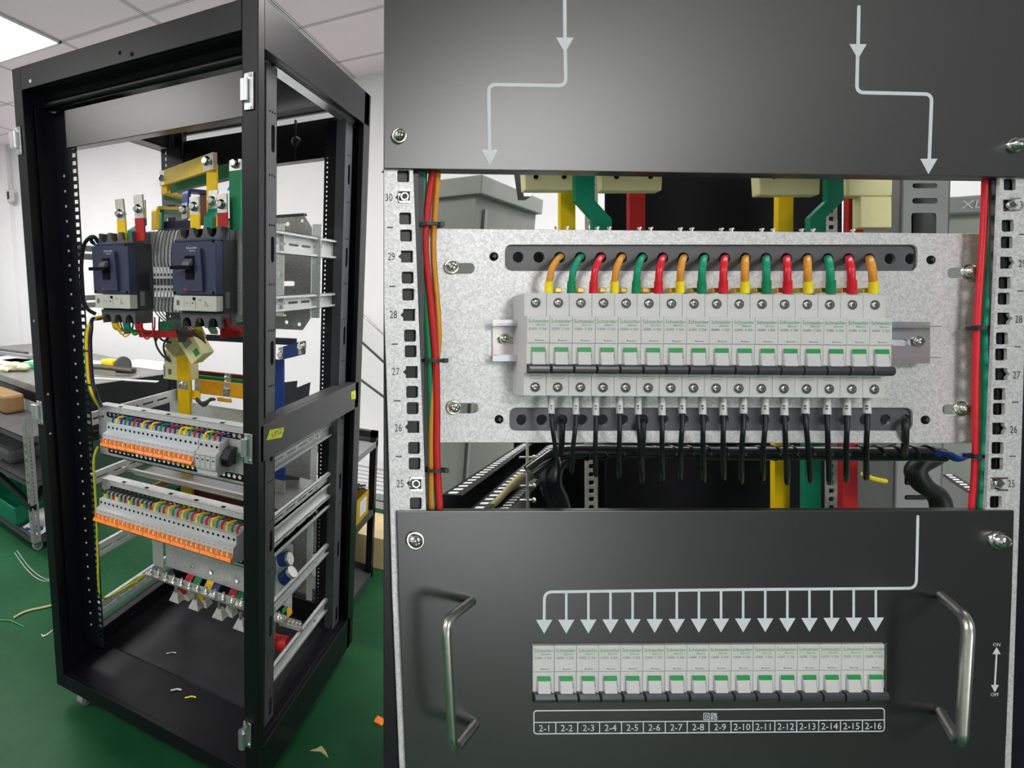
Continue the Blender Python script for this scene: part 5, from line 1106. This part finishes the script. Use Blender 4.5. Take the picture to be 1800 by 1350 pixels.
for k in range(30):
    c = 'YGR'[k % 3]; xc = R2X + (k + .5) * MOD; P = [(xc + .012, .152, .708), (xc + .010, .135, .713), (xc + .005, .122, .713), (xc + .001, .118, .703), (xc, .118, .687)]
    if k < 12: cwire(P, 'black_rubber', 'black wire with %s sleeve entering the %s pole from the left of the lower row' % (NMC[c], ORD[k]), 'wires above the lower row', {'Y': 'sleeve_yellow', 'G': 'pvc_green', 'R': 'pvc_red'}[c])
    else: cwire(P, PV[c], '%s wire entering the %s pole from the left of the lower row' % (NMC[c], ORD[k]), 'wires above the lower row', 'sleeve_yellow' if c == 'Y' else None)

# ---- busbars around the large breakers
def bus(label, pts, w, t, across, m, tin=None, bolts=(), grp='sleeved busbars in the cabinet', name='busbar', r=.0):
    """sleeved flat bar with bare tinned ends: tin = list of (p, q) bare lengths"""
    if not tin and not bolts:
        mb = C(); mb.strap(pts, w, t, across, r=r); return single(mb, name, m, label, 'busbar', grp)
    th = gear(name, label, 'busbar', pts[0], grp); mb = C(); mb.strap(pts, w, t, across, r=r); mb.build('sleeve', m, th)
    for a, b in tin or (): mb = C(); mb.strap([a, b], w * .96, t * 1.05, across); mb.build('bare_end', 'tinned', th)
    for p, d in bolts:
        mb = C(); p = Vector(p); d = Vector(d).normalized(); mb.lathe(p, d, [(0, .013), (.003, .013), (.003, .010), (.012, .010), (.013, .008)], 12); mb.cyl(p - d * .004, p - d * .022, .007, 8); mb.build('bolt', 'steel_bright', th)
    return th
F_ = (0, -1, 0); X_ = (1, 0, 0)
bus('yellow busbar sleeve standing on the left pole of the left large breaker', [(-.576, .165, 1.52), (-.577, .165, 1.583)], .034, .006, X_, 'pvc_yellow', [((-.577, .165, 1.583), (-.582, .165, 1.645))], [((-.580, .161, 1.603), F_)])
bus('red busbar sleeve standing on the right pole of the left large breaker', [(-.502, .165, 1.52), (-.503, .165, 1.585)], .036, .006, X_, 'pvc_red', [((-.503, .165, 1.585), (-.506, .165, 1.652))], [((-.505, .161, 1.612), F_)])
bus('green busbar with a bend on the middle pole of the left large breaker', [(-.540, .17, 1.52), (-.540, .17, 1.550), (-.540, .215, 1.572), (-.540, .215, 1.59)], .034, .006, X_, 'pvc_teal', [((-.540, .215, 1.59), (-.540, .215, 1.645))], [((-.543, .211, 1.615), F_)])
Y1 = [ac(284, 315, y=.33), ac(378, 283, y=.20)]
bus('thick yellow busbar slanting across the top of the cabinet', Y1, .045, .014, (0, 0, 1), 'pvc_yellow', [(Y1[0], Y1[0] + (Y1[1] - Y1[0]) * .10), (Y1[1] - (Y1[1] - Y1[0]) * .16, Y1[1])], [(Y1[0] + Vector((.012, -.006, 0)), F_), (Y1[1] + Vector((-.02, -.012, 0)), F_)])
G1 = [ac(292, 322, y=.37), ac(412, 290, y=.26)]; G1[1].z -= .012; G1[0].z -= .015
bus('thick green busbar slanting below the top yellow one', G1, .04, .012, (0, 0, 1), 'pvc_green')
R1_ = [ac(300, 330, y=.42), ac(430, 300, y=.32)]
bus('dark red busbar behind the slanting green one at the top', R1_, .035, .012, (0, 0, 1), 'pvc_red')
bus('yellow upright busbar dropping from the slanting top bar', [ac(373, 289, y=.215), ac(373, 400, y=.215)], .034, .008, X_, 'pvc_yellow')
bus('green upright busbar beside the near black corner post', [ac(414, 299, y=.19), ac(415, 404, y=.19)], .036, .008, X_, 'pvc_green', [(ac(414, 281, y=.19), ac(414, 300, y=.19))], [(ac(413, 287, y=.184), F_)])
YL = [ac(291, 318, y=.335), ac(291, 338, y=.335), ac(320, 347, y=.52)]
bus('yellow elbow busbar below the left end of the slanting top bar', [YL[0], YL[1], YL[2]], .036, .010, (.8, -.3, 0), 'pvc_yellow', [(YL[0], YL[0] + Vector((0, 0, -.02)))])
YB = [ac(273, 404, y=.235), ac(273, 366, y=.235), ac(318, 368, y=.44)]
bus('yellow bent busbar rising between the two large breakers', YB, .036, .010, (.85, -.4, 0), 'pvc_yellow', r=.015)
bus('green busbar tucked below the bent yellow one between the breakers', [ac(282, 404, y=.26), ac(283, 372, y=.27), ac(320, 374, y=.45)], .03, .008, (.85, -.4, 0), 'pvc_green', r=.01)
bus('green bar under the yellow elbow at the back of the cabinet', [ac(290, 346, y=.42), ac(318, 352, y=.53)], .02, .008, (0, 0, 1), 'pvc_green')
bus('blue hooked busbar between the yellow bars over the right large breaker', [ac(327, 365, y=.215), ac(328, 336, y=.215), ac(364, 339, y=.34)], .036, .010, (.85, -.4, 0), 'pvc_blue', [(ac(326.5, 385, y=.215), ac(327, 357, y=.215))], [(ac(324, 369, y=.208), F_)], r=.012)
bus('yellow busbar standing on the left pole of the right large breaker', [ac(344, 403, y=.165), ac(343, 376, y=.165)], .032, .006, X_, 'pvc_yellow', [(ac(343, 377, y=.165), ac(341.5, 346, y=.165))], [(ac(341, 363, y=.161), F_)])
bus('green offset busbar standing on the middle pole of the right large breaker', [ac(367, 402, y=.165), ac(367.5, 383, y=.165), ac(374, 374, y=.205), ac(374.5, 366, y=.205)], .030, .008, X_, 'pvc_teal', [(ac(374.5, 367, y=.205), ac(375.5, 335, y=.205))], [(ac(373, 353, y=.199), F_)])
bus('red busbar standing on the right pole of the right large breaker', [ac(392, 398, y=.165), ac(391.5, 373, y=.165)], .032, .006, X_, 'pvc_red', [(ac(391.5, 374, y=.165), ac(391, 341, y=.165))], [(ac(389, 359, y=.161), F_)])
bus('dark red upright bar behind the yellow drop bar', [ac(360, 342, y=.36), ac(360, 396, y=.36)], .034, .008, X_, 'dark_red')
bus('dark blue crossbar behind the tops of the right large breaker', [ac(280, 397, y=.27), ac(334, 394, y=.27)], .022, .010, (0, 0, 1), 'pvc_navy')
bp_ = gear('busbar_support', 'grey perforated upright plate carrying the bars at the back of the cabinet', 'bracket', ac(305, 395, y=.56)); mb = C(); a, b = ac(286, 398, y=.56), ac(322, 325, y=.56); mb.plate([(a.x, a.z), (b.x, a.z), (b.x, b.z), (a.x, b.z)], [rrect(lerp(a.x, b.x, .2), lerp(a.x, b.x, .62), lerp(a.z, b.z, k), lerp(a.z, b.z, k + .12), .004, 2) for k in (.1, .42, .72)], .004, lambda u, v, w: Vector((u, .56 - w, v))); mb.build('sheet', 'grey_paint', bp_)
# under the breakers
for k, (c, xo) in enumerate((('yellow', -.636), ('green', -.588), ('red', -.538))):
    m = {'yellow': 'pvc_yellow', 'green': 'pvc_teal', 'red': 'pvc_red'}[c]
    bus('short %s busbar end under the left large breaker' % c, [(xo + .012, .165, 1.275), (xo + .014, .168, 1.250), (xo + .05, .26, 1.225)], .032, .008, (.9, -.2, 0), m, r=.01)
bus('long red busbar running back under the left large breaker', [(-.545, .19, 1.236), (-.40, .26, 1.236), (-.36, .27, 1.246)], .022, .010, (0, 0, 1), 'pvc_red')
bus('green strap behind the red one under the left large breaker', [(-.50, .23, 1.258), (-.42, .27, 1.268)], .03, .01, (0, 0, 1), 'pvc_green')
for k, (c, px, py, ex, ey) in enumerate((('yellow', 346, 570, 356, 592), ('green', 370, 570, 377, 585), ('red', 396, 570, 428, 583))):
    m = {'yellow': 'pvc_yellow', 'green': 'pvc_teal', 'red': 'pvc_red'}[c]
    bus('%s busbar end curling under the right large breaker' % c, [ac(px - 2, 560, y=.17), ac(px, 572, y=.18), ac(ex, ey, y=.26)], .034, .009, (.9, -.3, 0), m, r=.012)
bus('red flat busbar running behind the near post under the right large breaker', [ac(388, 585, y=.21), ac(436, 580, y=.29)], .03, .01, (0, 0, 1), 'pvc_red')
bus('green busbar end behind the red one at the near post', [ac(404, 575, y=.26), ac(440, 572, y=.3)], .026, .01, (0, 0, 1), 'pvc_teal')
for k, (c, x0, dx, dip) in enumerate((('pvc_orange', 204, 24, 22), ('pvc_yellow', 208, 26, 26), ('wire_grey', 212, 22, 20), ('pvc_green', 226, 24, 23), ('pvc_red', 246, 26, 30), ('dark_red', 268, 12, 34))):
    mb = C(); mb.tube([ac(x0, 560, y=.17), ac(x0 + 1, 560 + dip * .6, y=.165), ac(x0 + dx * .45, 566 + dip, y=.17), ac(x0 + dx * .95, 566 + dip * .5, y=.19), ac(x0 + dx, 558, y=.22)], .0026, 7)
    single(mb, 'wire', c, '%s looped wire hanging below the left large breaker' % ('amber', 'yellow', 'grey', 'green', 'red', 'dark red')[k], 'wire', 'looped wires under the left breaker')
for k, (pts) in enumerate(([(290, 577), (276, 590), (274, 604), (282, 620), (294, 632), (300, 636)], [(277, 590), (286, 598), (300, 602)], [(296, 590), (288, 606), (290, 622), (300, 634)])):
    mb = C(); mb.tube([ac(x, y, y=.30) for x, y in pts], .0036, 7); single(mb, 'wire', 'mccb_dark', '%s dark cable looping left of the cream transformers' % ('outer', 'short', 'inner')[k], 'wire', 'dark loops by the transformers')
mb = C()
for k in range(9): mb.tube([ac(306 + 2.2 * k, 568, y=.24), ac(309 + 2.2 * k + (k % 3), 578, y=.235), ac(312 + 2.0 * k, 590, y=.24), ac(314 + 1.4 * k, 601, y=.25)], .0024, 6)
single(mb, 'wire_bundle', 'wire_grey', 'tangle of thin grey wires above the tilted cream transformer', 'wire bundle')

# ---- yellow riser, current transformers, horizontal bars
YR = .40
bus('long yellow busbar riser in the middle of the cabinet', [ac(325, 600, y=YR - .045), ac(322, 618, y=YR), ac(325.5, 740, y=YR), ac(330, 880, y=YR), ac(333, 930, y=YR)], .052, .012, X_, 'pvc_yellow', [(ac(322.4, 669, y=YR - .001), ac(322.8, 684, y=YR - .001))], [(ac(322, 677, y=YR - .007), F_)])
def ctx(label, c, sx, sy, sz, rot, patch, m='cream_plastic'):
    t = gear('current_transformer', label, 'transformer', c, 'cream transformers on the yellow riser'); R = Matrix.Translation(c) @ rot
    mb = C(); vs = MB(); vs.box(-sx, sx, -sy, sy, -sz, sz); mb.add([R @ p for p in vs.v], vs.f); mb.build('housing', m, t, bevel=.004)
    for (a, b, cz, d, mm) in patch:
        mb = C(); vs = MB(); vs.box(a, b, -sy - .001, -sy + .001, cz, d); mb.add([R @ p for p in vs.v], vs.f); mb.build('label', mm, t)
    for sx_ in (-.7, .7):
        mb = C(); p0 = R @ Vector((sx * sx_, 0, sz)); p1 = R @ Vector((sx * sx_, 0, sz + .008)); mb.cyl(p0, p1, .005, 8); mb.build('terminal_screw', 'steel_bright', t)
RZ = Matrix.Rotation
c1 = ac(318, 652, y=YR + .048); ctx('lower cream current transformer around the yellow riser, with green mark', c1, .056, .035, .029, RZ(.0, 4, 'Z'), ((-.052, -.045, -.02, .02, 'grey_paint'), (-.030, -.016, -.010, .010, 'grey_print'), (.036, .050, -.012, .012, 'green_flag')))
c2 = ac(318, 626, y=YR + .048); ctx('upright cream current transformer above the lower one', c2, .052, .034, .028, RZ(.0, 4, 'Z'), ((-.047, -.040, -.017, .017, 'grey_paint'), (-.028, -.024, -.010, .006, 'grey_print')))
c3 = ac(343, 607, y=YR - .07); ctx('tilted cream current transformer with green mark, right of the riser', c3, .033, .030, .052, RZ(math.radians(-38), 4, 'Y'), ((-.018, .016, .002, .036, 'grey_paint'), (.0, .02, -.042, -.020, 'green_flag')))
c4 = ac(318, 600, y=YR - .06); ctx('olive tinted cream transformer leaning left over the riser', c4, .028, .03, .045, RZ(math.radians(40), 4, 'Y'), (), 'olive_cream')
HB = [('yellow', 'pvc_amber', 672, 692, .47, .052, 'front'), ('green', 'pvc_green', 664, 679, .50, .04, 'middle'), ('red', 'dark_red', 657, 669, .53, .04, 'rear')]
for nm, m, ya_, yb_, yy, w, pos in HB:
    a, b = ac(344, ya_, y=yy), ac(474, yb_ + (474 - 428) * .17, y=yy); zc = (a.z + b.z) / 2; a.z = zc; b.z = zc
    bus('horizontal %s busbar, %s one of three behind the upper row' % (nm, pos), [a, b], w, .012, (0, 0, 1), m, [(a + (b - a) * k, a + (b - a) * (k + .09)) for k in ((.42,) if nm != 'yellow' else (0, .40))], [(a + (b - a) * .455 + Vector((0, -.007, 0)), F_)])
bus('short amber busbar stub below the horizontal yellow bar', [ac(394, 700, y=.465), ac(395, 706, y=.465)], .055, .012, X_, 'pvc_amber')
bus('short yellow strap below the left end of the horizontal bars', [ac(345, 688, y=.44), ac(345, 702, y=.42)], .032, .012, X_, 'pvc_yellow')
mb = C()
for k in range(6): mb.tube([ac(346, 700 + k * .8, y=.42), ac(354 + k, 708 + k, y=.40), ac(364 + k, 706 - k * .8, y=.40), ac(372 + k, 702, y=.44)], .0055, 7)
single(mb, 'cable', 'wire_grey', 'bundle of dark grey cables looping below the horizontal bars', 'cable')
# ---- dark crossbar, blue neutral assembly on the right
bus('dark blue round crossbar behind the cream transformers', [ac(362, 593, y=.50), ac(520, 601, y=.50)], .022, .016, (0, 0, 1), 'pvc_navy')
BBn = [ac(493, 622, y=.42), ac(534, 611, y=.36)]
bus('blue sleeved busbar link at the right side of the cabinet', BBn, .040, .014, (0, 0, 1), 'pvc_blue', [(BBn[0], BBn[0] + (BBn[1] - BBn[0]) * .2), (BBn[1] - (BBn[1] - BBn[0]) * .14, BBn[1])], [(BBn[0] + Vector((.008, -.008, 0)), F_), (BBn[1] + Vector((-.004, -.008, .004)), F_)])
bus('blue upright busbar below the blue link at the right side', [ac(490, 632, y=.42), ac(490, 745, y=.42)], .036, .012, X_, 'pvc_blue')
bus('short blue busbar piece in the gap below the mid rail', [ac(489, 820, y=.42), ac(489, 842, y=.42)], .05, .012, X_, 'pvc_blue', [(ac(489, 842, y=.42), ac(489, 880, y=.42))])
bus('flat yellow busbar lying behind the bare bar, right side', [ac(503, 868, y=.46), ac(520, 858, y=.52)], .06, .008, (.4, -.9, 0), 'pvc_amber')
# ---- rear plates and trays
def plt(label, pts, m='galvanised', th=(0, .003, 0), name='rear_plate'):
    mb = C(); mb.prism(pts, th); return single(mb, name, m, label, 'plate', 'galvanised plates at the back of the cabinet')
a, b = ac(291, 701, y=.60), ac(428, 722, y=.60)
plt('upper rear galvanised plate behind the upper breaker row', [(-.77, .60, .80), (-.10, .60, .80), (-.10, .60, b.z), (-.77, .60, a.z)])
plt('rear galvanised shelf plate below the upper breaker panel', [(-.70, .30, .70), (-.10, .30, .70), (-.10, .58, .70), (-.70, .58, .70)], 'galvanised_dull', (0, 0, .003))
plt('galvanised plate with bolts behind the lower breaker row', [(-.612, .36, .335), (-.08, .36, .335), (-.08, .36, .56), (-.612, .36, .56)])
plt('folded galvanised side plate at the left of the lower rear plate', [(-.668, .35, .33), (-.618, .35, .33), (-.618, .35, .56), (-.668, .35, .56)])
plt('galvanised lower plate visible through the right side, behind the blue bars', [(-.30, .48, .32), (-.085, .48, .32), (-.085, .48, .62), (-.30, .48, .62)], 'galvanised_dull')
plt('galvanised middle plate visible through the right side, under the mid rail', [(-.30, .50, .735), (-.085, .50, .735), (-.085, .50, .90), (-.30, .50, .90)], 'galvanised_dull')
plt('pale upright edge strip of the lower plate at the right side', [(-.083, .48, .30), (-.062, .48, .30), (-.062, .48, .62), (-.083, .48, .62)], 'galvanised')
plt('pale upright edge strip of the middle plate at the right side', [(-.083, .50, .735), (-.062, .50, .735), (-.062, .50, .93), (-.083, .50, .93)], 'galvanised')
for k, (px, py) in enumerate(((339, 995), (371, 1006), (417, 1021))):
    p = ac(px, py, y=.358); mb = C(); mb.lathe(p, (0, -1, 0), [(0, .009), (.004, .009), (.005, .006)], 10); single(mb, 'bolt', 'steel_bright', '%s pan-head bolt on the lower rear plate' % ('left', 'middle', 'right')[k], 'bolt', 'bolts on the lower rear plate')
mb = C(); a, b = ac(216, 823, y=.30), ac(436, 874, y=.30); mb.beam(a, b, .014, .012); single(mb, 'crossbar', 'grey_white_plastic', 'pale square crossbar between the two breaker rows', 'bar')
bus('wide dark red busbar behind the lower breaker panel', [ac(340, 870, y=.42), ac(440, 892, y=.42)], .07, .012, (0, 0, 1), 'dark_red')
bus('yellow busbar lying flat behind the lower panel at left', [ac(270, 858, y=.36), ac(312, 842, y=.50)], .03, .012, (0, 0, 1), 'pvc_amber')
bus('green busbar lying flat beside the yellow one behind the lower panel', [ac(290, 862, y=.36), ac(312, 851, y=.46)], .024, .012, (0, 0, 1), 'pvc_teal')
for k in range(5):
    p = ac(222 + 48 * k, 848 + 11.5 * k, y=.24); mb = C(); mb.beam(p + Vector((-.035, 0, -.004)), p + Vector((.035, 0, -.004)), .03, .006); single(mb, 'busbar', 'pvc_lime' if k < 2 else 'pvc_amber', 'short flat yellow busbar tab behind the lower panel lip, %s from left' % ORD[k], 'busbar', 'yellow tabs behind the lower panel')
p = ac(376, 853, y=.42); mb = C(); mb.box(p.x - .03, p.x + .05, .40, .46, p.z - .02, p.z + .02); single(mb, 'clamp', 'galvanised', 'bright galvanised clamp above the dark red busbar', 'clamp', None, .002)

# ---- earth bar at the bottom with bolts and lugs
EZ = .325
eb = gear('earth_bar', 'long tinned copper earth bar with bolts near the bottom of the cabinet', 'busbar', (-.4, .30, EZ))
mb = C(); mb.box(-.655, -.075, .285, .325, EZ - .003, EZ + .003); mb.build('bar', 'tinned', eb)
for k in range(16):
    x = -.635 + .036 * k; mb = C(); mb.lathe((x, .302, EZ + .003), (0, 0, 1), [(0, .010), (.003, .010), (.003, .008), (.010, .008), (.010, .0045), (.022, .0045)], 8); mb.build('bolt', 'steel_bright', eb)
for k, (px, py) in enumerate(((311, 1044), (329, 1040), (345, 1057), (360, 1052), (387, 1073), (405, 1068), (424, 1092))):
    p = ac(px, py, y=.30 if k % 2 == 0 else .36); mb = C(); mb.hexa([p + Vector(v) for v in ((-.022, -.02, -.022), (.022, -.02, -.022), (.022, .02, -.022), (-.022, .02, -.022))], [p + Vector(v) for v in ((-.008, -.008, .012), (.008, -.008, .012), (.008, .008, .012), (-.008, .008, .012))]); mb.cyl(p + Vector((0, -.004, .008)), p + Vector((0, -.004, .034)), .006, 8)
    single(mb, 'support_foot', 'tinned', 'small bright metal foot under the earth bar, %s from the left' % ORD[k], 'bracket', 'feet under the earth bar')
for k, (c, x0, y0, x1, y1) in enumerate((('red', 337, 1010, 328, 1026), ('green', 350, 1016, 343, 1031), ('yellow', 371, 1022, 364, 1036), ('blue', 382, 1028, 376, 1041), ('red', 412, 1038, 405, 1054), ('green', 424, 1044, 418, 1060))):
    m = {'red': 'pvc_red', 'green': 'pvc_green', 'yellow': 'pvc_yellow', 'blue': 'pvc_blue'}[c]
    bus('%s strap bending from under the rear plate to the earth bar, %s from left' % (c, ORD[k]), [ac(x0, y0 - 4, y=.40), ac(x0, y0, y=.395), ac(x1, y1, y=.33)], .030, .008, (1, 0, 0), m, grp='coloured straps at the earth bar', r=.01)
bus('red strap hanging below the earth bar between the left feet', [ac(321, 1036, y=.34), ac(320, 1043, y=.34)], .03, .006, X_, 'pvc_red', grp='coloured straps at the earth bar')
bus('yellow strap hanging below the earth bar between the middle feet', [ac(353, 1046, y=.34), ac(352, 1053, y=.34)], .03, .006, X_, 'pvc_yellow', grp='coloured straps at the earth bar')
# right lower gear seen through the side
for k, (pts, lab) in enumerate(((((493, 984), (506, 982)), 'upper'), (((497, 1018), (510, 1008)), 'lower'))):
    a, b = ac(*pts[0], y=.34), ac(*pts[1], y=.34); mb = C(); mb.cyl(a, b, .022, 14, mi=0); mb.cyl(b, b + (b - a) * .35, .020, 14, mi=1); mb.cyl(a, a - (b - a) * .2, .016, 10, mi=1); single(mb, 'insulator', ['pvc_blue', 'tinned'], '%s blue sleeved terminal end seen through the right side' % lab, 'terminal', 'blue terminal ends')
a, b = ac(482, 1128, y=.36), ac(507, 1133, y=.36); mb = C(); mb.cyl(a, b, .026, 14); single(mb, 'insulator', 'pvc_red', 'red round insulator low down behind the lowest side strut', 'insulator')
bus('yellow busbar end above the bolted link, low at the right side', [ac(505, 1078, y=.40), ac(512, 1071, y=.44)], .05, .008, (.5, -.8, 0), 'pvc_amber')
bus('green busbar end beside the low yellow one at the right side', [ac(497, 1075, y=.40), ac(503, 1069, y=.44)], .03, .008, (.5, -.8, 0), 'pvc_teal')
a, b = ac(490, 1090, y=.36), ac(530, 1101, y=.40); mb = C(); mb.beam(a, b, .05, .006)
for k in range(6): p = a + (b - a) * (k + .5) / 6; mb.lathe(p + Vector((0, 0, .003)), (0, 0, 1), [(0, .007), (.008, .007), (.009, .005)], 8)
single(mb, 'bolted_link', 'tinned', 'bolted tinned link plate low at the right side', 'link')
mb = C(); p = ac(481, 990, y=.33); mb.box(p.x - .006, p.x + .006, .325, .335, .15, .56); single(mb, 'flat_bar', 'tinned', 'bare upright flat bar just inside the right side profile', 'bar')

# ---- cables at the left: black loop, coloured bundle, yellow earth wire
mb = C(); mb.tube([ac(x, y, y=yy) for x, y, yy in ((172, 425, .16), (166, 417, .13), (157, 418, .12), (148, 430, .12), (144, 452, .12), (143, 480, .12), (144, 510, .12), (147, 530, .12), (155, 544, .13), (168, 552, .15))], .0062, 10)
mb.tube([ac(x, y, y=yy) for x, y, yy in ((165, 428, .15), (161, 424, .135), (160, 418, .13))], .006, 10); single(mb, 'conduit_loop', 'black_rubber', 'black corrugated cable loop at the left of the left large breaker', 'cable')
BL = [(150, 600, 0), (151, 640, 0), (154, 672, 0), (160, 695, 0), (170, 712, 0)]
for k, (c, d, lab, r) in enumerate((('pvc_green', -3.2, 'green', .0036), ('pvc_yellow', .2, 'yellow', .0058), ('pvc_red', 3.4, 'thin red', .0024), ('pvc_navy', 6.2, 'dark blue', .0062))):
    pts = [(190, 556, .19), (174, 558 + .3 * d, .14), (162 - .0 * d, 563 - d * .2, .105), (155 + d * .9, 578, .090), (152.5 + d, 600, .088), (154 + d, 640, .088), (157 + d, 672, .088), (164 + d, 695, .092), (174 + d * .6, 713, .14)]
    mb = C(); mb.tube([ac(x, y, y=yy) for x, y, yy in pts], r, 10); single(mb, 'cable', c, '%s cable in the bundle running down the left mounting rail' % lab, 'cable', 'coloured bundle at the left rail')
for k, (px, py) in enumerate(((154, 616), (157, 675))):
    p = ac(px, py, y=.088); mb = C(); mb.strap([p + Vector((.019 * math.cos(a_), .010 * math.sin(a_), 0)) for a_ in [2 * PI * i / 16 for i in range(17)]], .005, .0015, (0, 0, 1)); single(mb, 'cable_tie', 'black_rubber', '%s black tie round the coloured bundle at the left rail' % ('upper', 'lower')[k], 'cable tie', 'ties on the coloured bundle')
pts = [(172, 786, .13), (169, 792, .11), (165, 806, .090), (165, 830, .090), (167, 860, .090), (170, 920, .090), (172, 980, .090), (173, 1020, .090), (176, 1045, .105), (184, 1052, .14), (198, 1046, .19), (225, 1030, .27), (245, 1018, .33), (260, 1008, .315)]
mb = C(); mb.tube([ac(x, y, y=yy) for x, y, yy in pts], .0042, 9); single(mb, 'earth_cable', 'pvc_lime', 'yellow-green earth cable running down the left rail to the earth bar', 'cable')
mb = C(); mb.tube([ac(x, y, y=yy) for x, y, yy in ((212, 1036, .24), (236, 1028, .30), (243, 1018, .32), (247, 1012, .32), (262, 1008, .31))], .003, 8); single(mb, 'earth_cable', 'pvc_lime', 'second thin yellow-green cable at the left end of the earth bar', 'cable')
# scraps on the tray
for k, (px, py, m, lab) in enumerate(((325, 1228, 'sticker_yellow', 'small yellow wire scrap lying on the black floor tray'), (293, 1150, 'tinned', 'thin bright wire offcut lying on the floor tray'), (300, 1215, 'grey_white_plastic', 'crumpled pale scrap on the floor tray, right of middle'), (278, 1190, 'grey_white_plastic', 'pale dust fleck on the floor tray near its middle'))):
    p = ac(px, py, z=.053 if py > 1200 else .0345); p.z += .003; mb = C(); mb.tube([p, p + Vector((.008, .006, .001)), p + Vector((.016, .016, 0)), p + Vector((.03, .02, 0))], .0022 if k < 2 else .003, 6); single(mb, 'scrap', m, lab, 'scrap', 'scraps on the floor tray')

for k in range(2):
    a = ac(497 + 17 * k, 712, y=.54); mb = C(); mb.prism([(a.x - .03, .52, .704), (a.x + .025, .55, .704), (a.x + .045 + .012 * k, .56, 1.06), (a.x - .02 + .015 * k, .53, 1.03 + .02 * (1 - k))], (0, .003, 0)); single(mb, 'metal_fin', 'grey_profile', ('dark upright sheet-metal fin behind the blue busbar', 'dark slanted sheet-metal fin, right of the upright one')[k], 'metal sheet')
# ================================================================== LIGHT AND EXPOSURE
w = bpy.data.worlds.new('world'); SC.world = w; w.use_nodes = True
w.node_tree.nodes['Background'].inputs['Color'].default_value = (.8, .85, .9, 1); w.node_tree.nodes['Background'].inputs['Strength'].default_value = .05
SC.view_settings.view_transform = 'Standard'; SC.view_settings.look = 'None'; SC.view_settings.gamma = 1; SC.view_settings.use_curve_mapping = False
SC.view_settings.exposure = EXPO
